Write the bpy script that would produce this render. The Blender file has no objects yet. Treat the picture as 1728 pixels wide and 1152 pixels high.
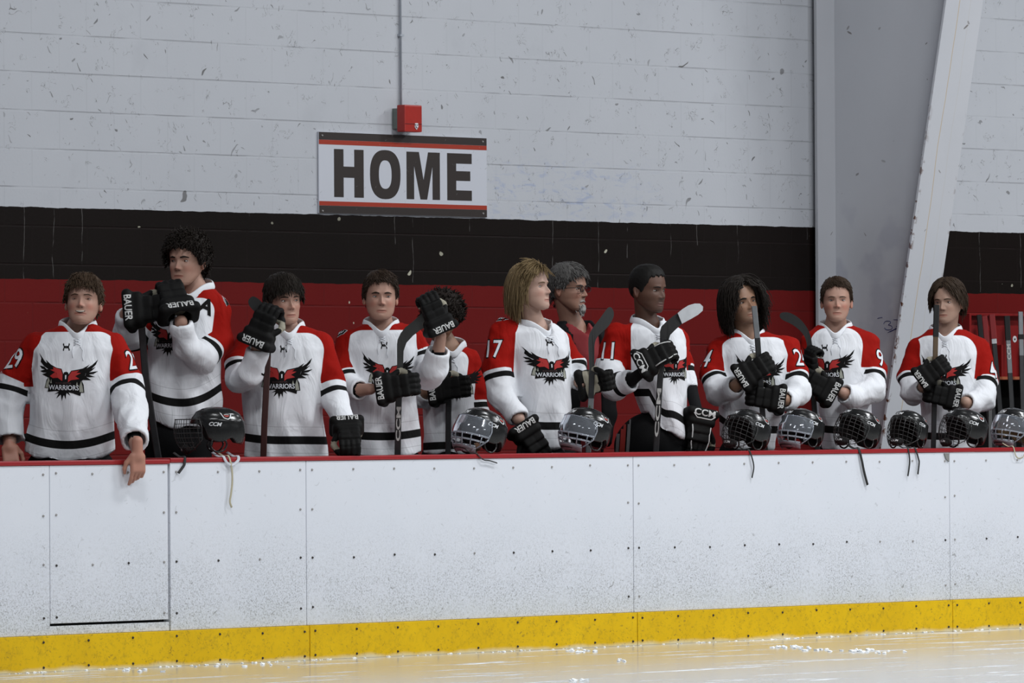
import bpy, bmesh, math, random
import numpy as np
from mathutils import Vector, Matrix, noise as mnoise
from mathutils.bvhtree import BVHTree
random.seed(7); np.random.seed(7)
SC = bpy.context.scene
COL = SC.collection
V = lambda *a: np.array(a, dtype=float)

# ------------------------------------------------------------------ camera
YAW, ROLL = math.radians(48), -0.006
FPX = 10250 * math.tan(YAW)
PITCH = (698 - 576) / FPX
def _cam():
    d = V(math.sin(YAW)*math.cos(PITCH), math.cos(YAW)*math.cos(PITCH), math.sin(PITCH))
    r = V(math.cos(YAW), -math.sin(YAW), 0); u = np.cross(r, d)
    c, s = math.cos(ROLL), math.sin(ROLL)
    return c*r + s*u, -s*r + c*u, d
CR, CU, CD = _cam()
def ray(x, y): return CD + CR*(x-864)/FPX - CU*(y-576)/FPX
CAMP = V(0, 0, .98) - ray(864, 771)*FPX*.0030
def on_y(x, y, Y):                      # the point of the vertical plane y = Y seen at photo position (x, y)
    v = ray(x, y); return CAMP + v*(Y-CAMP[1])/v[1]
def on_dep(x, y, D):                    # the point at distance D along the view axis
    return CAMP + ray(x, y)*D
def dep_of(P): return float((np.asarray(P)-CAMP) @ CD)
def proj(P):
    q = np.asarray(P, float)-CAMP; z = q @ CD
    return 864+FPX*(q@CR)/z, 576-FPX*(q@CU)/z
cam_d = bpy.data.cameras.new('camera'); cam = bpy.data.objects.new('camera', cam_d); COL.objects.link(cam)
cam_d.lens = FPX/1728*36; cam_d.sensor_width = 36; cam_d.clip_start = 1; cam_d.clip_end = 300
m = Matrix.Identity(4)
for i in range(3):
    m[i][0] = CR[i]; m[i][1] = CU[i]; m[i][2] = -CD[i]; m[i][3] = CAMP[i]
cam.matrix_world = m
SC.camera = cam

# ------------------------------------------------------------------ light and exposure
SC.view_settings.view_transform = 'Standard'; SC.view_settings.look = 'None'
SC.view_settings.gamma = 1; SC.view_settings.use_curve_mapping = False
SC.view_settings.exposure = 0.0
w = bpy.data.worlds.new('arena'); SC.world = w; w.use_nodes = True
bg = w.node_tree.nodes['Background']; bg.inputs[0].default_value = (.66, .72, .84, 1); bg.inputs[1].default_value = .10
def area(name, loc, size, sy, power, col=(.95, .975, 1), aim=None):
    l = bpy.data.lights.new(name, 'AREA'); l.shape = 'RECTANGLE'; l.size = size; l.size_y = sy; l.energy = power; l.color = col
    o = bpy.data.objects.new(name, l); COL.objects.link(o); o.location = loc
    if aim is not None:
        o.rotation_euler = (Vector(aim)-Vector(loc)).to_track_quat('-Z', 'Y').to_euler()
    return o
for i, yy in enumerate((-3.5, -10, -18)):
    for j, xx in enumerate((-8, 0, 8)):
        area('rink_light', (xx+1.5, yy, 7.5), 2.4, .8, (330, 470, 300)[i]*(.82, 1, 1.35)[j])

# ------------------------------------------------------------------ helpers
def mesh_obj(name, verts, faces, mats=None, parent=None, smooth=False, fmat=None, uv=None):
    me = bpy.data.meshes.new(name)
    me.from_pydata([tuple(map(float, v)) for v in verts], [], [tuple(map(int, f)) for f in faces]); me.update()
    o = bpy.data.objects.new(name, me); COL.objects.link(o)
    for mt in (mats if isinstance(mats, (list, tuple)) else [mats]):
        if mt: me.materials.append(mt)
    if smooth: me.polygons.foreach_set('use_smooth', [True]*len(me.polygons))
    if fmat is not None: me.polygons.foreach_set('material_index', fmat)
    if parent: o.parent = parent
    return o
def bm_obj(name, bm, mats=None, parent=None, smooth=False):
    bmesh.ops.recalc_face_normals(bm, faces=bm.faces)
    me = bpy.data.meshes.new(name); bm.to_mesh(me); bm.free()
    o = bpy.data.objects.new(name, me); COL.objects.link(o)
    for mt in (mats if isinstance(mats, (list, tuple)) else [mats]):
        if mt: me.materials.append(mt)
    if smooth: me.polygons.foreach_set('use_smooth', [True]*len(me.polygons))
    if parent: o.parent = parent
    return o
def tag(o, label=None, cat=None, group=None, kind=None):
    if label: o['label'] = label
    if cat: o['category'] = cat
    if group: o['group'] = group
    if kind: o['kind'] = kind
    return o
def empty(name, loc=(0, 0, 0), label=None, cat=None, group=None):
    o = bpy.data.objects.new(name, None); COL.objects.link(o); o.location = tuple(loc); o.empty_display_size = .1
    return tag(o, label, cat, group)
def add_box(bm, x0, x1, y0, y1, z0, z1, bev=0, mi=0):
    n0 = len(bm.faces)
    r = bmesh.ops.create_cube(bm, size=1)
    for v in r['verts']:
        v.co = Vector(((x0+x1)/2+v.co.x*(x1-x0), (y0+y1)/2+v.co.y*(y1-y0), (z0+z1)/2+v.co.z*(z1-z0)))
    if bev:
        es = list({e for v in r['verts'] for e in v.link_edges})
        bmesh.ops.bevel(bm, geom=es, offset=bev, segments=2, affect='EDGES', profile=.7)
    if mi:
        bm.faces.ensure_lookup_table()
        for f in bm.faces[n0:]: f.material_index = mi
def add_tube(bm, pts, rad, n=8, closed=False, flat=None, mi=0):
    # a round (or flattened) tube along pts; rad a number or list
    pts = [Vector(p) for p in pts]; N = len(pts)
    rads = rad if isinstance(rad, (list, np.ndarray)) else [rad]*N
    prev = None; rings = []
    for i, p in enumerate(pts):
        if closed: t = pts[(i+1) % N]-pts[i-1]
        else: t = pts[min(i+1, N-1)]-pts[max(i-1, 0)]
        t.normalize()
        if prev is None:
            a = Vector((0, 0, 1)) if abs(t.z) < .9 else Vector((1, 0, 0))
            if flat is not None: a = Vector(flat)
            nx = (a - t*a.dot(t)).normalized()
        else:
            nx = (prev - t*prev.dot(t)).normalized()
        prev = nx; ny = t.cross(nx)
        rr = rads[i]; ra, rb = rr if isinstance(rr, (tuple, list)) else (rr, rr)
        rings.append([bm.verts.new(p+nx*math.cos(2*math.pi*k/n)*ra+ny*math.sin(2*math.pi*k/n)*rb) for k in range(n)])
    rng = range(N) if closed else range(N-1)
    for i in rng:
        A, B = rings[i], rings[(i+1) % N]
        for k in range(n):
            f = bm.faces.new((A[k], A[(k+1) % n], B[(k+1) % n], B[k])); f.smooth = True; f.material_index = mi
    if not closed:
        f = bm.faces.new(rings[0][::-1]); f.material_index = mi
        f = bm.faces.new(rings[-1]); f.material_index = mi
def catmull(pts, n=8):
    P = [np.array(p, float) for p in pts]; P = [2*P[0]-P[1]]+P+[2*P[-1]-P[-2]]; out = []
    for i in range(1, len(P)-2):
        for k in range(n):
            t = k/n
            out.append(.5*((2*P[i])+(-P[i-1]+P[i+1])*t+(2*P[i-1]-5*P[i]+4*P[i+1]-P[i+2])*t*t+(-P[i-1]+3*P[i]-3*P[i+1]+P[i+2])*t**3))
    out.append(P[-2]); return out

# ------------------------------------------------------------------ material helper
class NT:
    def __init__(s, name, rough=.6, spec=.5):
        s.m = bpy.data.materials.new(name); s.m.use_nodes = True; s.t = s.m.node_tree
        s.b = s.t.nodes['Principled BSDF']; s.b.inputs['Roughness'].default_value = rough
        s.b.inputs['Specular IOR Level'].default_value = spec
    def n(s, typ, **kw):
        nd = s.t.nodes.new(typ)
        for k, v in kw.items(): setattr(nd, k, v)
        return nd
    def lk(s, a, b): s.t.links.new(a, b)
    def set(s, sock, v):
        if isinstance(v, (int, float)): sock.default_value = v
        elif isinstance(v, (tuple, list)): sock.default_value = tuple(v)+((1,) if len(v) == 3 and len(sock.default_value) == 4 else ())
        else: s.lk(v, sock)
    def math(s, op, a, b=0, c=0, clamp=False):
        nd = s.n('ShaderNodeMath', operation=op, use_clamp=clamp)
        for i, v in enumerate((a, b, c)): s.set(nd.inputs[i], v)
        return nd.outputs[0]
    def mix(s, f, a, b):
        nd = s.n('ShaderNodeMix', data_type='RGBA'); s.set(nd.inputs[0], f); s.set(nd.inputs[6], a); s.set(nd.inputs[7], b)
        return nd.outputs[2]
    def co(s, kind='Object'):
        if not hasattr(s, '_tc'): s._tc = s.n('ShaderNodeTexCoord')
        return s._tc.outputs[kind]
    def xyz(s, v=None):
        nd = s.n('ShaderNodeSeparateXYZ'); s.lk(v if v is not None else s.co(), nd.inputs[0]); return nd.outputs
    def comb(s, x, y, z):
        nd = s.n('ShaderNodeCombineXYZ')
        for i, v in enumerate((x, y, z)): s.set(nd.inputs[i], v)
        return nd.outputs[0]
    def map(s, v, scale=(1, 1, 1), rot=(0, 0, 0), loc=(0, 0, 0)):
        nd = s.n('ShaderNodeMapping'); s.lk(v, nd.inputs[0]); nd.inputs['Scale'].default_value = scale
        nd.inputs['Rotation'].default_value = rot; nd.inputs['Location'].default_value = loc; return nd.outputs[0]
    def noise(s, v, scale=5, detail=3, rough=.5, dist=0):
        nd = s.n('ShaderNodeTexNoise'); s.lk(v, nd.inputs['Vector']); nd.inputs['Scale'].default_value = scale
        nd.inputs['Detail'].default_value = detail; nd.inputs['Roughness'].default_value = rough; nd.inputs['Distortion'].default_value = dist
        return nd.outputs['Fac']
    def ramp(s, f, lo, hi):              # smooth 0..1 between lo and hi
        nd = s.n('ShaderNodeMapRange', interpolation_type='SMOOTHSTEP'); s.set(nd.inputs[0], f)
        s.set(nd.inputs[1], lo); s.set(nd.inputs[2], hi); nd.inputs[3].default_value = 0; nd.inputs[4].default_value = 1
        return nd.outputs[0]
    def flecks(s, v, scale, aspect, rot, thr, size=.16, warp=.35):
        # sparse elongated marks: stretched voronoi cells of which only a few carry a mark
        nz = s.n('ShaderNodeTexNoise'); s.lk(v, nz.inputs['Vector']); nz.inputs['Scale'].default_value = scale*.7
        ad = s.n('ShaderNodeVectorMath', operation='MULTIPLY_ADD'); s.lk(nz.outputs['Color'], ad.inputs[0])
        ad.inputs[1].default_value = (warp/scale*2,)*3; s.lk(v, ad.inputs[2])
        mp = s.map(ad.outputs[0], (1, 1, 1), (0, rot, 0)); mp = s.map(mp, (scale, 0.0, scale*aspect))
        vo = s.n('ShaderNodeTexVoronoi', voronoi_dimensions='3D'); s.lk(mp, vo.inputs['Vector']); vo.inputs['Scale'].default_value = 1
        cs = s.n('ShaderNodeSeparateColor'); s.lk(vo.outputs['Color'], cs.inputs[0])
        pick = s.math('LESS_THAN', cs.outputs[0], thr)
        sz = s.math('MULTIPLY_ADD', cs.outputs[1], size*.8, size*.4)
        ins = s.math('SUBTRACT', 1, s.ramp(vo.outputs['Distance'], s.math('MULTIPLY', sz, .75), sz))
        return s.math('MULTIPLY', s.math('MULTIPLY', pick, ins), s.math('MULTIPLY_ADD', cs.outputs[2], .6, .4))
    def bump(s, h, strength=.3, dist=.01, nrm=None):
        nd = s.n('ShaderNodeBump'); nd.inputs['Strength'].default_value = strength; nd.inputs['Distance'].default_value = dist
        s.lk(h, nd.inputs['Height'])
        if nrm is not None: s.lk(nrm, nd.inputs['Normal'])
        s.lk(nd.outputs[0], s.b.inputs['Normal']); return nd.outputs[0]
    def base(s, c): s.set(s.b.inputs['Base Color'], c); return s
    def attr(s, name, out='Fac'):
        nd = s.n('ShaderNodeAttribute'); nd.attribute_name = name; return nd.outputs[out]
def flat(name, col, rough=.6, spec=.5, bump=0, bscale=200, metal=0):
    M = NT(name, rough, spec); n_ = M.noise(M.co(), bscale*.2, 3)
    M.base(M.mix(n_, tuple(c*.88 for c in col), tuple(min(1, c*1.1) for c in col)))
    M.b.inputs['Metallic'].default_value = metal
    if bump: M.bump(M.noise(M.co(), bscale, 2), bump, .002)
    return M.m
# ------------------------------------------------------------------ the setting
WY = 2.9                     # the block wall
FL = .10                     # bench floor
def wall_material():
    M = NT('painted_block_wall', .55, .10)
    co = M.co(); X, Y, Z = M.xyz()
    br = M.n('ShaderNodeTexBrick'); br.offset = .5
    M.lk(M.comb(M.math('ADD', X, 20.07), M.math('ADD', Z, WZ0), 0), br.inputs['Vector'])
    br.inputs['Color1'].default_value = (1, 1, 1, 1); br.inputs['Color2'].default_value = (.8, .8, .8, 1); br.inputs['Mortar'].default_value = (0, 0, 0, 1)
    br.inputs['Scale'].default_value = 1; br.inputs['Brick Width'].default_value = .4064; br.inputs['Row Height'].default_value = .2032
    br.inputs['Mortar Size'].default_value = .007; br.inputs['Mortar Smooth'].default_value = .6; br.inputs['Bias'].default_value = 0
    mort0 = br.outputs['Fac']
    zz = M.math('DIVIDE', M.math('ADD', Z, WZ0), .2032); fr_ = M.math('ABSOLUTE', M.math('SUBTRACT', M.math('FRACT', M.math('ADD', zz, .5)), .5))
    hor = M.math('MULTIPLY', M.math('SUBTRACT', 1, M.ramp(fr_, .010, .030)), M.ramp(M.noise(M.map(co, (1.5, 1, 6)), 2.2, 4), .34, .60))
    isw_ = M.math('GREATER_THAN', Z, ZB); ver = M.math('MULTIPLY', mort0, M.math('MULTIPLY_ADD', isw_, -.10, .28))
    mort = M.math('MAXIMUM', hor, ver)
    wob = M.math('MULTIPLY_ADD', M.noise(co, 9, 4), .016, -.008)
    z2 = M.math('ADD', Z, wob)
    bn = M.noise(co, 1.2, 4)
    white = M.mix(bn, (.495, .512, .548), (.57, .588, .625))
    # puck marks
    f1 = M.flecks(co, 8, 3.4, .5, .26, .17, .9); f2 = M.flecks(M.map(co, loc=(3, 0, 7)), 11, 4.0, -.9, .26, .17, .9); f3 = M.flecks(M.map(co, loc=(9, 0, 2)), 19, 2.2, 1.4, .20, .09, .9)
    lines = lambda sc_, off, wd_: M.math('SUBTRACT', 1, M.ramp(M.math('ABSOLUTE', M.math('SUBTRACT', M.noise(M.map(co, loc=off), sc_, 3, .6, .8), .5)), wd_*.4, wd_))
    curl = M.math('MULTIPLY', M.math('MAXIMUM', lines(7, (0, 0, 0), .006), lines(11, (5, 2, 1), .006)), M.ramp(M.noise(M.map(co, loc=(2, 2, 2)), 13, 2), .58, .64))
    f = M.math('MAXIMUM', M.math('MAXIMUM', f1, f2), f3); f = M.math('MAXIMUM', M.math('MULTIPLY', f, M.ramp(M.noise(co, 3, 2), .2, .45)), M.math('MULTIPLY', curl, .7))
    white = M.mix(M.math('MULTIPLY', f, .85), white, (.10, .095, .09))
    stain = M.math('MULTIPLY', M.ramp(M.noise(co, 2.2, 5, .6), .58, .75), .22)
    white = M.mix(stain, white, (.40, .42, .45))
    # faint blue scuffs right of the sign
    g = M.math('SUBTRACT', 1, M.ramp(M.math('ABSOLUTE', M.math('SUBTRACT', Z, 2.47)), .05, .28))
    gx = M.math('SUBTRACT', 1, M.ramp(M.math('ABSOLUTE', M.math('SUBTRACT', X, SCX)), .2, 1.3))
    sc = M.math('MULTIPLY', M.math('MULTIPLY', g, gx), M.ramp(M.noise(M.map(co, (3, 1, 9)), 2.4, 6, .7, .8), .5, .66))
    white = M.mix(M.math('MULTIPLY', sc, .45), white, (.25, .33, .55))
    black = M.mix(bn, (.0055, .0040, .0034), (.012, .0078, .0066))
    # white paint runs and chips over the black band
    runs = M.n('ShaderNodeTexVoronoi', voronoi_dimensions='1D'); M.lk(M.math('MULTIPLY', M.math('ADD', X, M.math('MULTIPLY', M.noise(co, 5, 3), .05)), 1.0), runs.inputs['W']); runs.inputs['Scale'].default_value = 5
    rc = M.n('ShaderNodeSeparateColor'); M.lk(runs.outputs['Color'], rc.inputs[0])
    rn = M.math('MULTIPLY', M.math('LESS_THAN', runs.outputs['Distance'], .013), M.math('GREATER_THAN', Z, M.math('MULTIPLY_ADD', rc.outputs[0], .8, 1.85)))
    rn = M.math('MULTIPLY', M.math('MULTIPLY', rn, M.math('LESS_THAN', rc.outputs[1], .55)), M.ramp(M.noise(co, 14, 3), .35, .6))
    black = M.mix(M.math('MULTIPLY', rn, .22), black, (.35, .34, .33))
    red = M.mix(bn, (.112, .0062, .0062), (.165, .0105, .010))
    chips = M.flecks(M.map(co, loc=(5, 0, 5)), 11, 1.3, .3, .075, .14, .6); 
    isb = M.math('GREATER_THAN', z2, ZB); isw = M.math('GREATER_THAN', z2, ZW)
    lo = M.mix(isb, red, black)
    lo = M.mix(M.math('MULTIPLY', chips, .9), lo, (.55, .53, .42))
    dirt = M.math('MULTIPLY', M.math('SUBTRACT', 1, M.ramp(M.math('SUBTRACT', Z, ZB), -.03, .05)), 0)
    col = M.mix(isw, lo, white)
    col = M.mix(M.math('MULTIPLY', mort, M.math('MULTIPLY_ADD', isw, -.18, .34)), col, (.03, .02, .02))
    M.base(col)
    h = M.math('MULTIPLY_ADD', mort, -1.0, M.math('MULTIPLY', M.noise(co, 60, 3), .22))
    M.bump(h, .55, .006)
    M.set(M.b.inputs['Roughness'], M.math('MULTIPLY_ADD', bn, .2, .46))
    return M.m
def z_at(x, y, Y): return on_y(x, y, Y)[2]
ZW = (z_at(300, 355, WY)+z_at(1364, 384, WY))/2; ZB = (z_at(450, 479, WY)+z_at(1340, 488, WY))/2
WZ0 = 20*.2032-z_at(500, 515.5, WY)
SCX = on_y(930, 320, WY)[0]
wallm = wall_material()
XC = None
xw_end = on_y(1365, 300, WY)[0]
bm = bmesh.new(); add_box(bm, -9, xw_end, WY, WY+.2, FL, 6.2); tag(bm_obj('wall_left', bm, wallm), 'white block wall with black and red bands left of the steel column', kind='structure')
# column geometry
xc = xw_end+.20            # centre of the column
bm = bmesh.new(); add_box(bm, xw_end+.035, 12, WY+.03, WY+.2, FL, 6.2); tag(bm_obj('wall_right', bm, wallm), 'block wall with black and red bands right of the steel column', kind='structure')
bm = bmesh.new(); add_box(bm, xw_end, xw_end+.035, WY+.12, WY+.2, FL, 6.2); bm_obj('gap_shade_strip', bm, flat('gap_dark', (.03, .025, .02)))  # dark coloured strip stands in for the shade in the gap beside the column
bpy.data.objects['gap_shade_strip']['kind'] = 'structure'
# white tapered steel frame column
cm = NT('column_paint', .42); co = cm.co(); bn = cm.noise(co, 1.5, 4)
c = cm.mix(bn, (.51, .525, .56), (.61, .62, .655))
fl_ = cm.math('MAXIMUM', cm.flecks(co, 9, 2.6, .6, .12), cm.flecks(cm.map(co, loc=(4, 3, 1)), 12, 2.4, -.8, .10))
# the same marks on the web, which runs along y
sw = cm.comb(cm.xyz()[1], cm.xyz()[0], cm.xyz()[2])
fl2 = cm.math('MAXIMUM', cm.flecks(sw, 9, 2.6, .6, .12), cm.flecks(cm.map(sw, loc=(4, 0, 1)), 12, 2.4, -.8, .10))
nx = cm.n('ShaderNodeNewGeometry'); nn = cm.xyz(nx.outputs['Normal'])
onweb = cm.math('GREATER_THAN', cm.math('ABSOLUTE', nn[0]), .7)
flc = cm.math('ADD', cm.math('MULTIPLY', onweb, fl2), cm.math('MULTIPLY', cm.math('SUBTRACT', 1, onweb), fl_))
c = cm.mix(cm.math('MULTIPLY', flc, .8), c, (.12, .10, .09))
rust = cm.attr('edge'); 
c = cm.mix(cm.math('MULTIPLY', cm.math('MULTIPLY', rust, cm.ramp(cm.noise(co, 22, 4), .55, .62)), cm.math('SUBTRACT', 1, cm.ramp(cm.xyz()[2], 2.2, 3.2))), c, (.10, .035, .015))
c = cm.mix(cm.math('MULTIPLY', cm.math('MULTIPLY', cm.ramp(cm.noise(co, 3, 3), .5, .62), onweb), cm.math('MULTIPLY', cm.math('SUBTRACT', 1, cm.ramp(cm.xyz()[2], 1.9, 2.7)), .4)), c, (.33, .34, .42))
onfl = cm.math('SUBTRACT', 1, onweb)
for off_, st_, cl_ in ((-.045, .75, (.50, .34, .13)), (.060, .18, (.45, .38, .25))):
    xl_ = cm.math('ADD', cm.xyz()[0], cm.math('MULTIPLY_ADD', cm.noise(cm.comb(off_, 0, cm.xyz()[2]), 1.3, 3), .07, -.035-off_))
    c = cm.mix(cm.math('MULTIPLY', cm.math('MULTIPLY', cm.math('SUBTRACT', 1, cm.ramp(cm.math('ABSOLUTE', xl_), .0018, .0036)), onfl), cm.math('MULTIPLY', st_, cm.math('LESS_THAN', cm.xyz()[1], -.05))), c, cl_)
cm.base(c); cm.bump(cm.noise(co, 40, 2), .15, .003)
COLM = cm.m
FW = .35
x0f, x1f = xw_end+.045, xw_end+.045+FW; xm = (x0f+x1f)/2
def flange_y(py, zt=None):
    # where the near edge of the rink side flange stands at photo height py (left edge of the slanted face)
    px = 1597-py*.1455
    v = ray(px, py); t = (x0f-CAMP[0])/v[0]; P = CAMP+v*t; return P[1], P[2]
y_a, z_a = flange_y(0); y_b, z_b = flange_y(740)
sl = (y_a-y_b)/(z_a-z_b); fy = lambda z: y_b+(z-z_b)*sl
zt, zb = 6.2, FL
column = empty('steel_column', (xm, WY-.2, FL), 'white tapered steel frame column with slanted rink side face, behind the players at right', 'column')
def cp(name, vs, fs, mat=COLM, sm=False):
    o = mesh_obj(name, [V(*v)-V(xm, WY-.2, FL) for v in vs], fs, mat, column, sm); return o
BOX = [(0, 1, 2, 3), (7, 6, 5, 4), (0, 4, 5, 1), (1, 5, 6, 2), (2, 6, 7, 3), (3, 7, 4, 0)]
tt = .014
cp('back_flange', [(x0f, WY-.03, zb), (x1f, WY-.03, zb), (x1f, WY-.01, zb), (x0f, WY-.01, zb), (x0f, WY-.03, zt), (x1f, WY-.03, zt), (x1f, WY-.01, zt), (x0f, WY-.01, zt)], BOX)
cp('web', [(xm-.006, fy(zb)+.01, zb), (xm+.006, fy(zb)+.01, zb), (xm+.006, WY-.03, zb), (xm-.006, WY-.03, zb), (xm-.006, fy(zt)+.01, zt), (xm+.006, fy(zt)+.01, zt), (xm+.006, WY-.03, zt), (xm-.006, WY-.03, zt)], BOX)
# front flange as a strip with an attribute that marks its chipped edge
nz = 60; vs = []; fs = []; ed = []
for i in range(nz+1):
    z = zb+(zt-zb)*i/nz; y = fy(z)
    for (xx, yy, e) in ((x0f, y, 1), (x0f+.012, y, .6), (x0f+.03, y, 0), (x1f-.02, y, 0), (x1f, y, .5), (x1f, y+tt, .5), (x0f, y+tt, 1)):
        vs.append((xx, yy, z)); ed.append(e)
for i in range(nz):
    for k in range(7): a = i*7+k; b = i*7+(k+1) % 7; fs.append((a, b, b+7, a+7))
o = cp('front_flange', vs, fs)
at = o.data.attributes.new('edge', 'FLOAT', 'POINT'); at.data.foreach_set('value', ed)
# thin cable stain running down the slanted flange
ylm = flat('yellow_stain', (.50, .36, .16), .7); bm = bmesh.new()
pts = []
for px, py in ((1614, 0), (1606, 110), (1597, 200), (1584, 270), (1575, 330), (1562, 400), (1552, 470)):
    # follow the slanted face
    lo_, hi_ = 0, 1
    v = ray(px, py)
    # intersect with the plane y = fy(z)
    t = (y_b+(CAMP[2]-z_b)*sl-CAMP[1])/(v[1]-v[2]*sl); P = CAMP+v*t; pts.append((P[0], P[1]-.002, P[2]))
bm.free()

# blue scribble on the web
bm = bmesh.new()
def onweb_(cx_, cy_):
    v = ray(1460+cx_/5.76, 440+cy_/5.76); t = (xm-.0075-CAMP[0])/v[0]; return CAMP+v*t-V(xm, WY-.2, FL)
for ln_ in ([(180, 612), (188, 595), (210, 585), (240, 588), (245, 605), (225, 622), (255, 632), (262, 655), (240, 670), (205, 668), (185, 650)], [(275, 572), (315, 574), (330, 592), (322, 620), (300, 640)], [(220, 696), (262, 676), (310, 650)], [(240, 690), (280, 672), (318, 656)], [(120, 560), (145, 552), (166, 551)]):
    add_tube(bm, catmull([onweb_(*q) for q in ln_], 4), .0018, 4)
bm_obj('blue_scribble', bm, flat('marker_blue', (.035, .045, .20), .7), column)
# floor behind the boards, ice in front
bm = bmesh.new(); add_box(bm, -9, 12, .05, WY+.2, -.1, FL); tag(bm_obj('floor', bm, flat('rubber_floor', (.03, .03, .032), .8, bump=.3, bscale=120)), 'black rubber floor of the players bench', kind='structure')
im = NT('rink_ice', .07, .5); co = im.co(); X, Y, Z = im.xyz()
sn = im.noise(im.map(co, (.5, 3.5, 1), (0, 0, .12)), 1.6, 6, .6, .4)
sn2 = im.noise(im.map(co, (2.5, 14, 1), (0, 0, -.15)), 2.0, 4, .6)
snow = im.math('MULTIPLY', im.ramp(sn, .56, .66), im.ramp(sn2, .40, .60))
im.base(im.mix(snow, (.46, .46, .45), (.86, .89, .93)))
im.set(im.b.inputs['Roughness'], im.math('MULTIPLY_ADD', snow, .55, .13))
im.b.inputs['IOR'].default_value = 1.31
im.bump(im.noise(im.map(co, (3, 3, 1)), 3, 4), .03, .01)
bm = bmesh.new(); add_box(bm, -60, 60, -40, .02, -.1, 0); tag(bm_obj('ice_surface', bm, im.m), 'pale rink ice in front of the boards with skate scrapings', kind='structure')

# ------------------------------------------------------------------ dasher boards
def board_mat():
    M = NT('white_board_plastic', .4, .3); co = M.co('Object'); geo = M.n('ShaderNodeNewGeometry'); wp = geo.outputs['Position']; X, Y, Z = M.xyz(wp)
    n1 = M.noise(wp, 2.5, 4)
    c = M.mix(n1, (.66, .69, .745), (.72, .74, .79))
    low = M.math('SUBTRACT', 1, M.ramp(Z, .20, .78))
    a = M.math('MAXIMUM', M.flecks(wp, 16, 3.4, .6, .36, .17, .9), M.flecks(M.map(wp, loc=(3, 0, 9)), 20, 3.6, -.8, .36, .17, .9))
    b = M.math('MAXIMUM', M.flecks(M.map(wp, loc=(7, 0, 4)), 42, 2.8, 1.2, .55, .25), M.flecks(M.map(wp, loc=(1, 0, 2)), 52, 2.6, -.3, .55, .25))
    big = M.math('MULTIPLY', a, M.math('MULTIPLY_ADD', low, .55, .2))
    fine = M.math('MULTIPLY', b, M.math('MULTIPLY', low, M.ramp(M.noise(wp, 1.6, 4), .3, .7)))
    c = M.mix(M.math('MULTIPLY', fine, .9), c, (.25, .25, .24))
    c = M.mix(M.math('MULTIPLY', M.ramp(M.noise(wp, 55, 4, .7), .45, .75), M.math('MULTIPLY', low, .6)), c, (.38, .38, .37))
    lines = lambda sc_, off, wd_: M.math('SUBTRACT', 1, M.ramp(M.math('ABSOLUTE', M.math('SUBTRACT', M.noise(M.map(wp, loc=off), sc_, 3, .6, .6), .5)), wd_*.4, wd_))
    scr_ = M.math('MAXIMUM', lines(9, (0, 0, 0), .0030), lines(13, (5, 2, 1), .0035)); scr_ = M.math('MULTIPLY', scr_, M.ramp(M.noise(M.map(wp, loc=(2, 2, 2)), 14, 2), .5, .62))
    c = M.mix(M.math('MULTIPLY', scr_, M.math('MULTIPLY_ADD', low, .55, .12)), c, (.22, .22, .22))
    mot = M.math('MULTIPLY', M.ramp(M.noise(M.map(wp, (1, 1, 1)), 120, 5, .75, .5), .50, .62), M.math('MULTIPLY', low, M.ramp(M.noise(wp, 3.2, 3), .20, .6)))
    c = M.mix(M.math('MULTIPLY', mot, .85), c, (.22, .225, .23))
    c = M.mix(big, c, (.16, .155, .15))
    c = M.mix(M.math('MULTIPLY', M.math('MULTIPLY', M.math('SUBTRACT', 1, M.ramp(Z, .17, .34)), M.noise(wp, 12, 3)), .35), c, (.50, .52, .42))
    M.base(c); M.bump(M.noise(wp, 30, 3), .05, .003); return M.m
def kick_mat():
    M = NT('yellow_kick_plastic', .45, .2); geo = M.n('ShaderNodeNewGeometry'); wp = geo.outputs['Position']
    n1 = M.noise(wp, 3.5, 5, .6)
    c = M.mix(n1, (.60, .36, .003), (.82, .53, .006))
    b = M.math('MAXIMUM', M.flecks(wp, 22, 2.4, .4, .45, .22), M.flecks(M.map(wp, loc=(3, 0, 2)), 34, 2.4, -.5, .5, .25))
    c = M.mix(M.math('MULTIPLY', b, .5), c, (.16, .11, .03))
    c = M.mix(M.math('MULTIPLY', M.ramp(M.noise(wp, 40, 4, .7), .48, .8), .5), c, (.22, .15, .02))
    lines = lambda sc_, off, wd_: M.math('SUBTRACT', 1, M.ramp(M.math('ABSOLUTE', M.math('SUBTRACT', M.noise(M.map(wp, loc=off), sc_, 3, .6, .6), .5)), wd_*.4, wd_))
    scr_ = M.math('MULTIPLY', M.math('MAXIMUM', lines(12, (0, 0, 0), .004), lines(17, (5, 2, 1), .004)), M.ramp(M.noise(M.map(wp, loc=(2, 2, 2)), 14, 2), .42, .55))
    c = M.mix(M.math('MULTIPLY', scr_, .6), c, (.12, .08, .02))
    fr = M.math('MULTIPLY', M.math('SUBTRACT', 1, M.ramp(M.math('ADD', M.xyz(wp)[2], M.math('MULTIPLY', M.noise(wp, 5, 4), .05)), .02, .05)), .8)
    c = M.mix(fr, c, (.70, .66, .50))
    M.base(c); return M.m
BM, KM = board_mat(), kick_mat()
capm = flat('red_cap_plastic', (.30, .014, .018), .3); darkm = flat('screw_dark', (.06, .055, .05), .5, metal=.6); gapm = flat('seam_black', (.02, .02, .02), .8)
greym = flat('screw_grey', (.32, .31, .30), .5)
BT, KT, TB = .975, .170, .05           # board top, kick plate top, thickness
bx = lambda px, py=900: on_y(px, py, 0)[0]
xs = [bx(-420), bx(84), bx(287), bx(517), bx(1069), bx(1603), bx(1603)+2.6]
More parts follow.
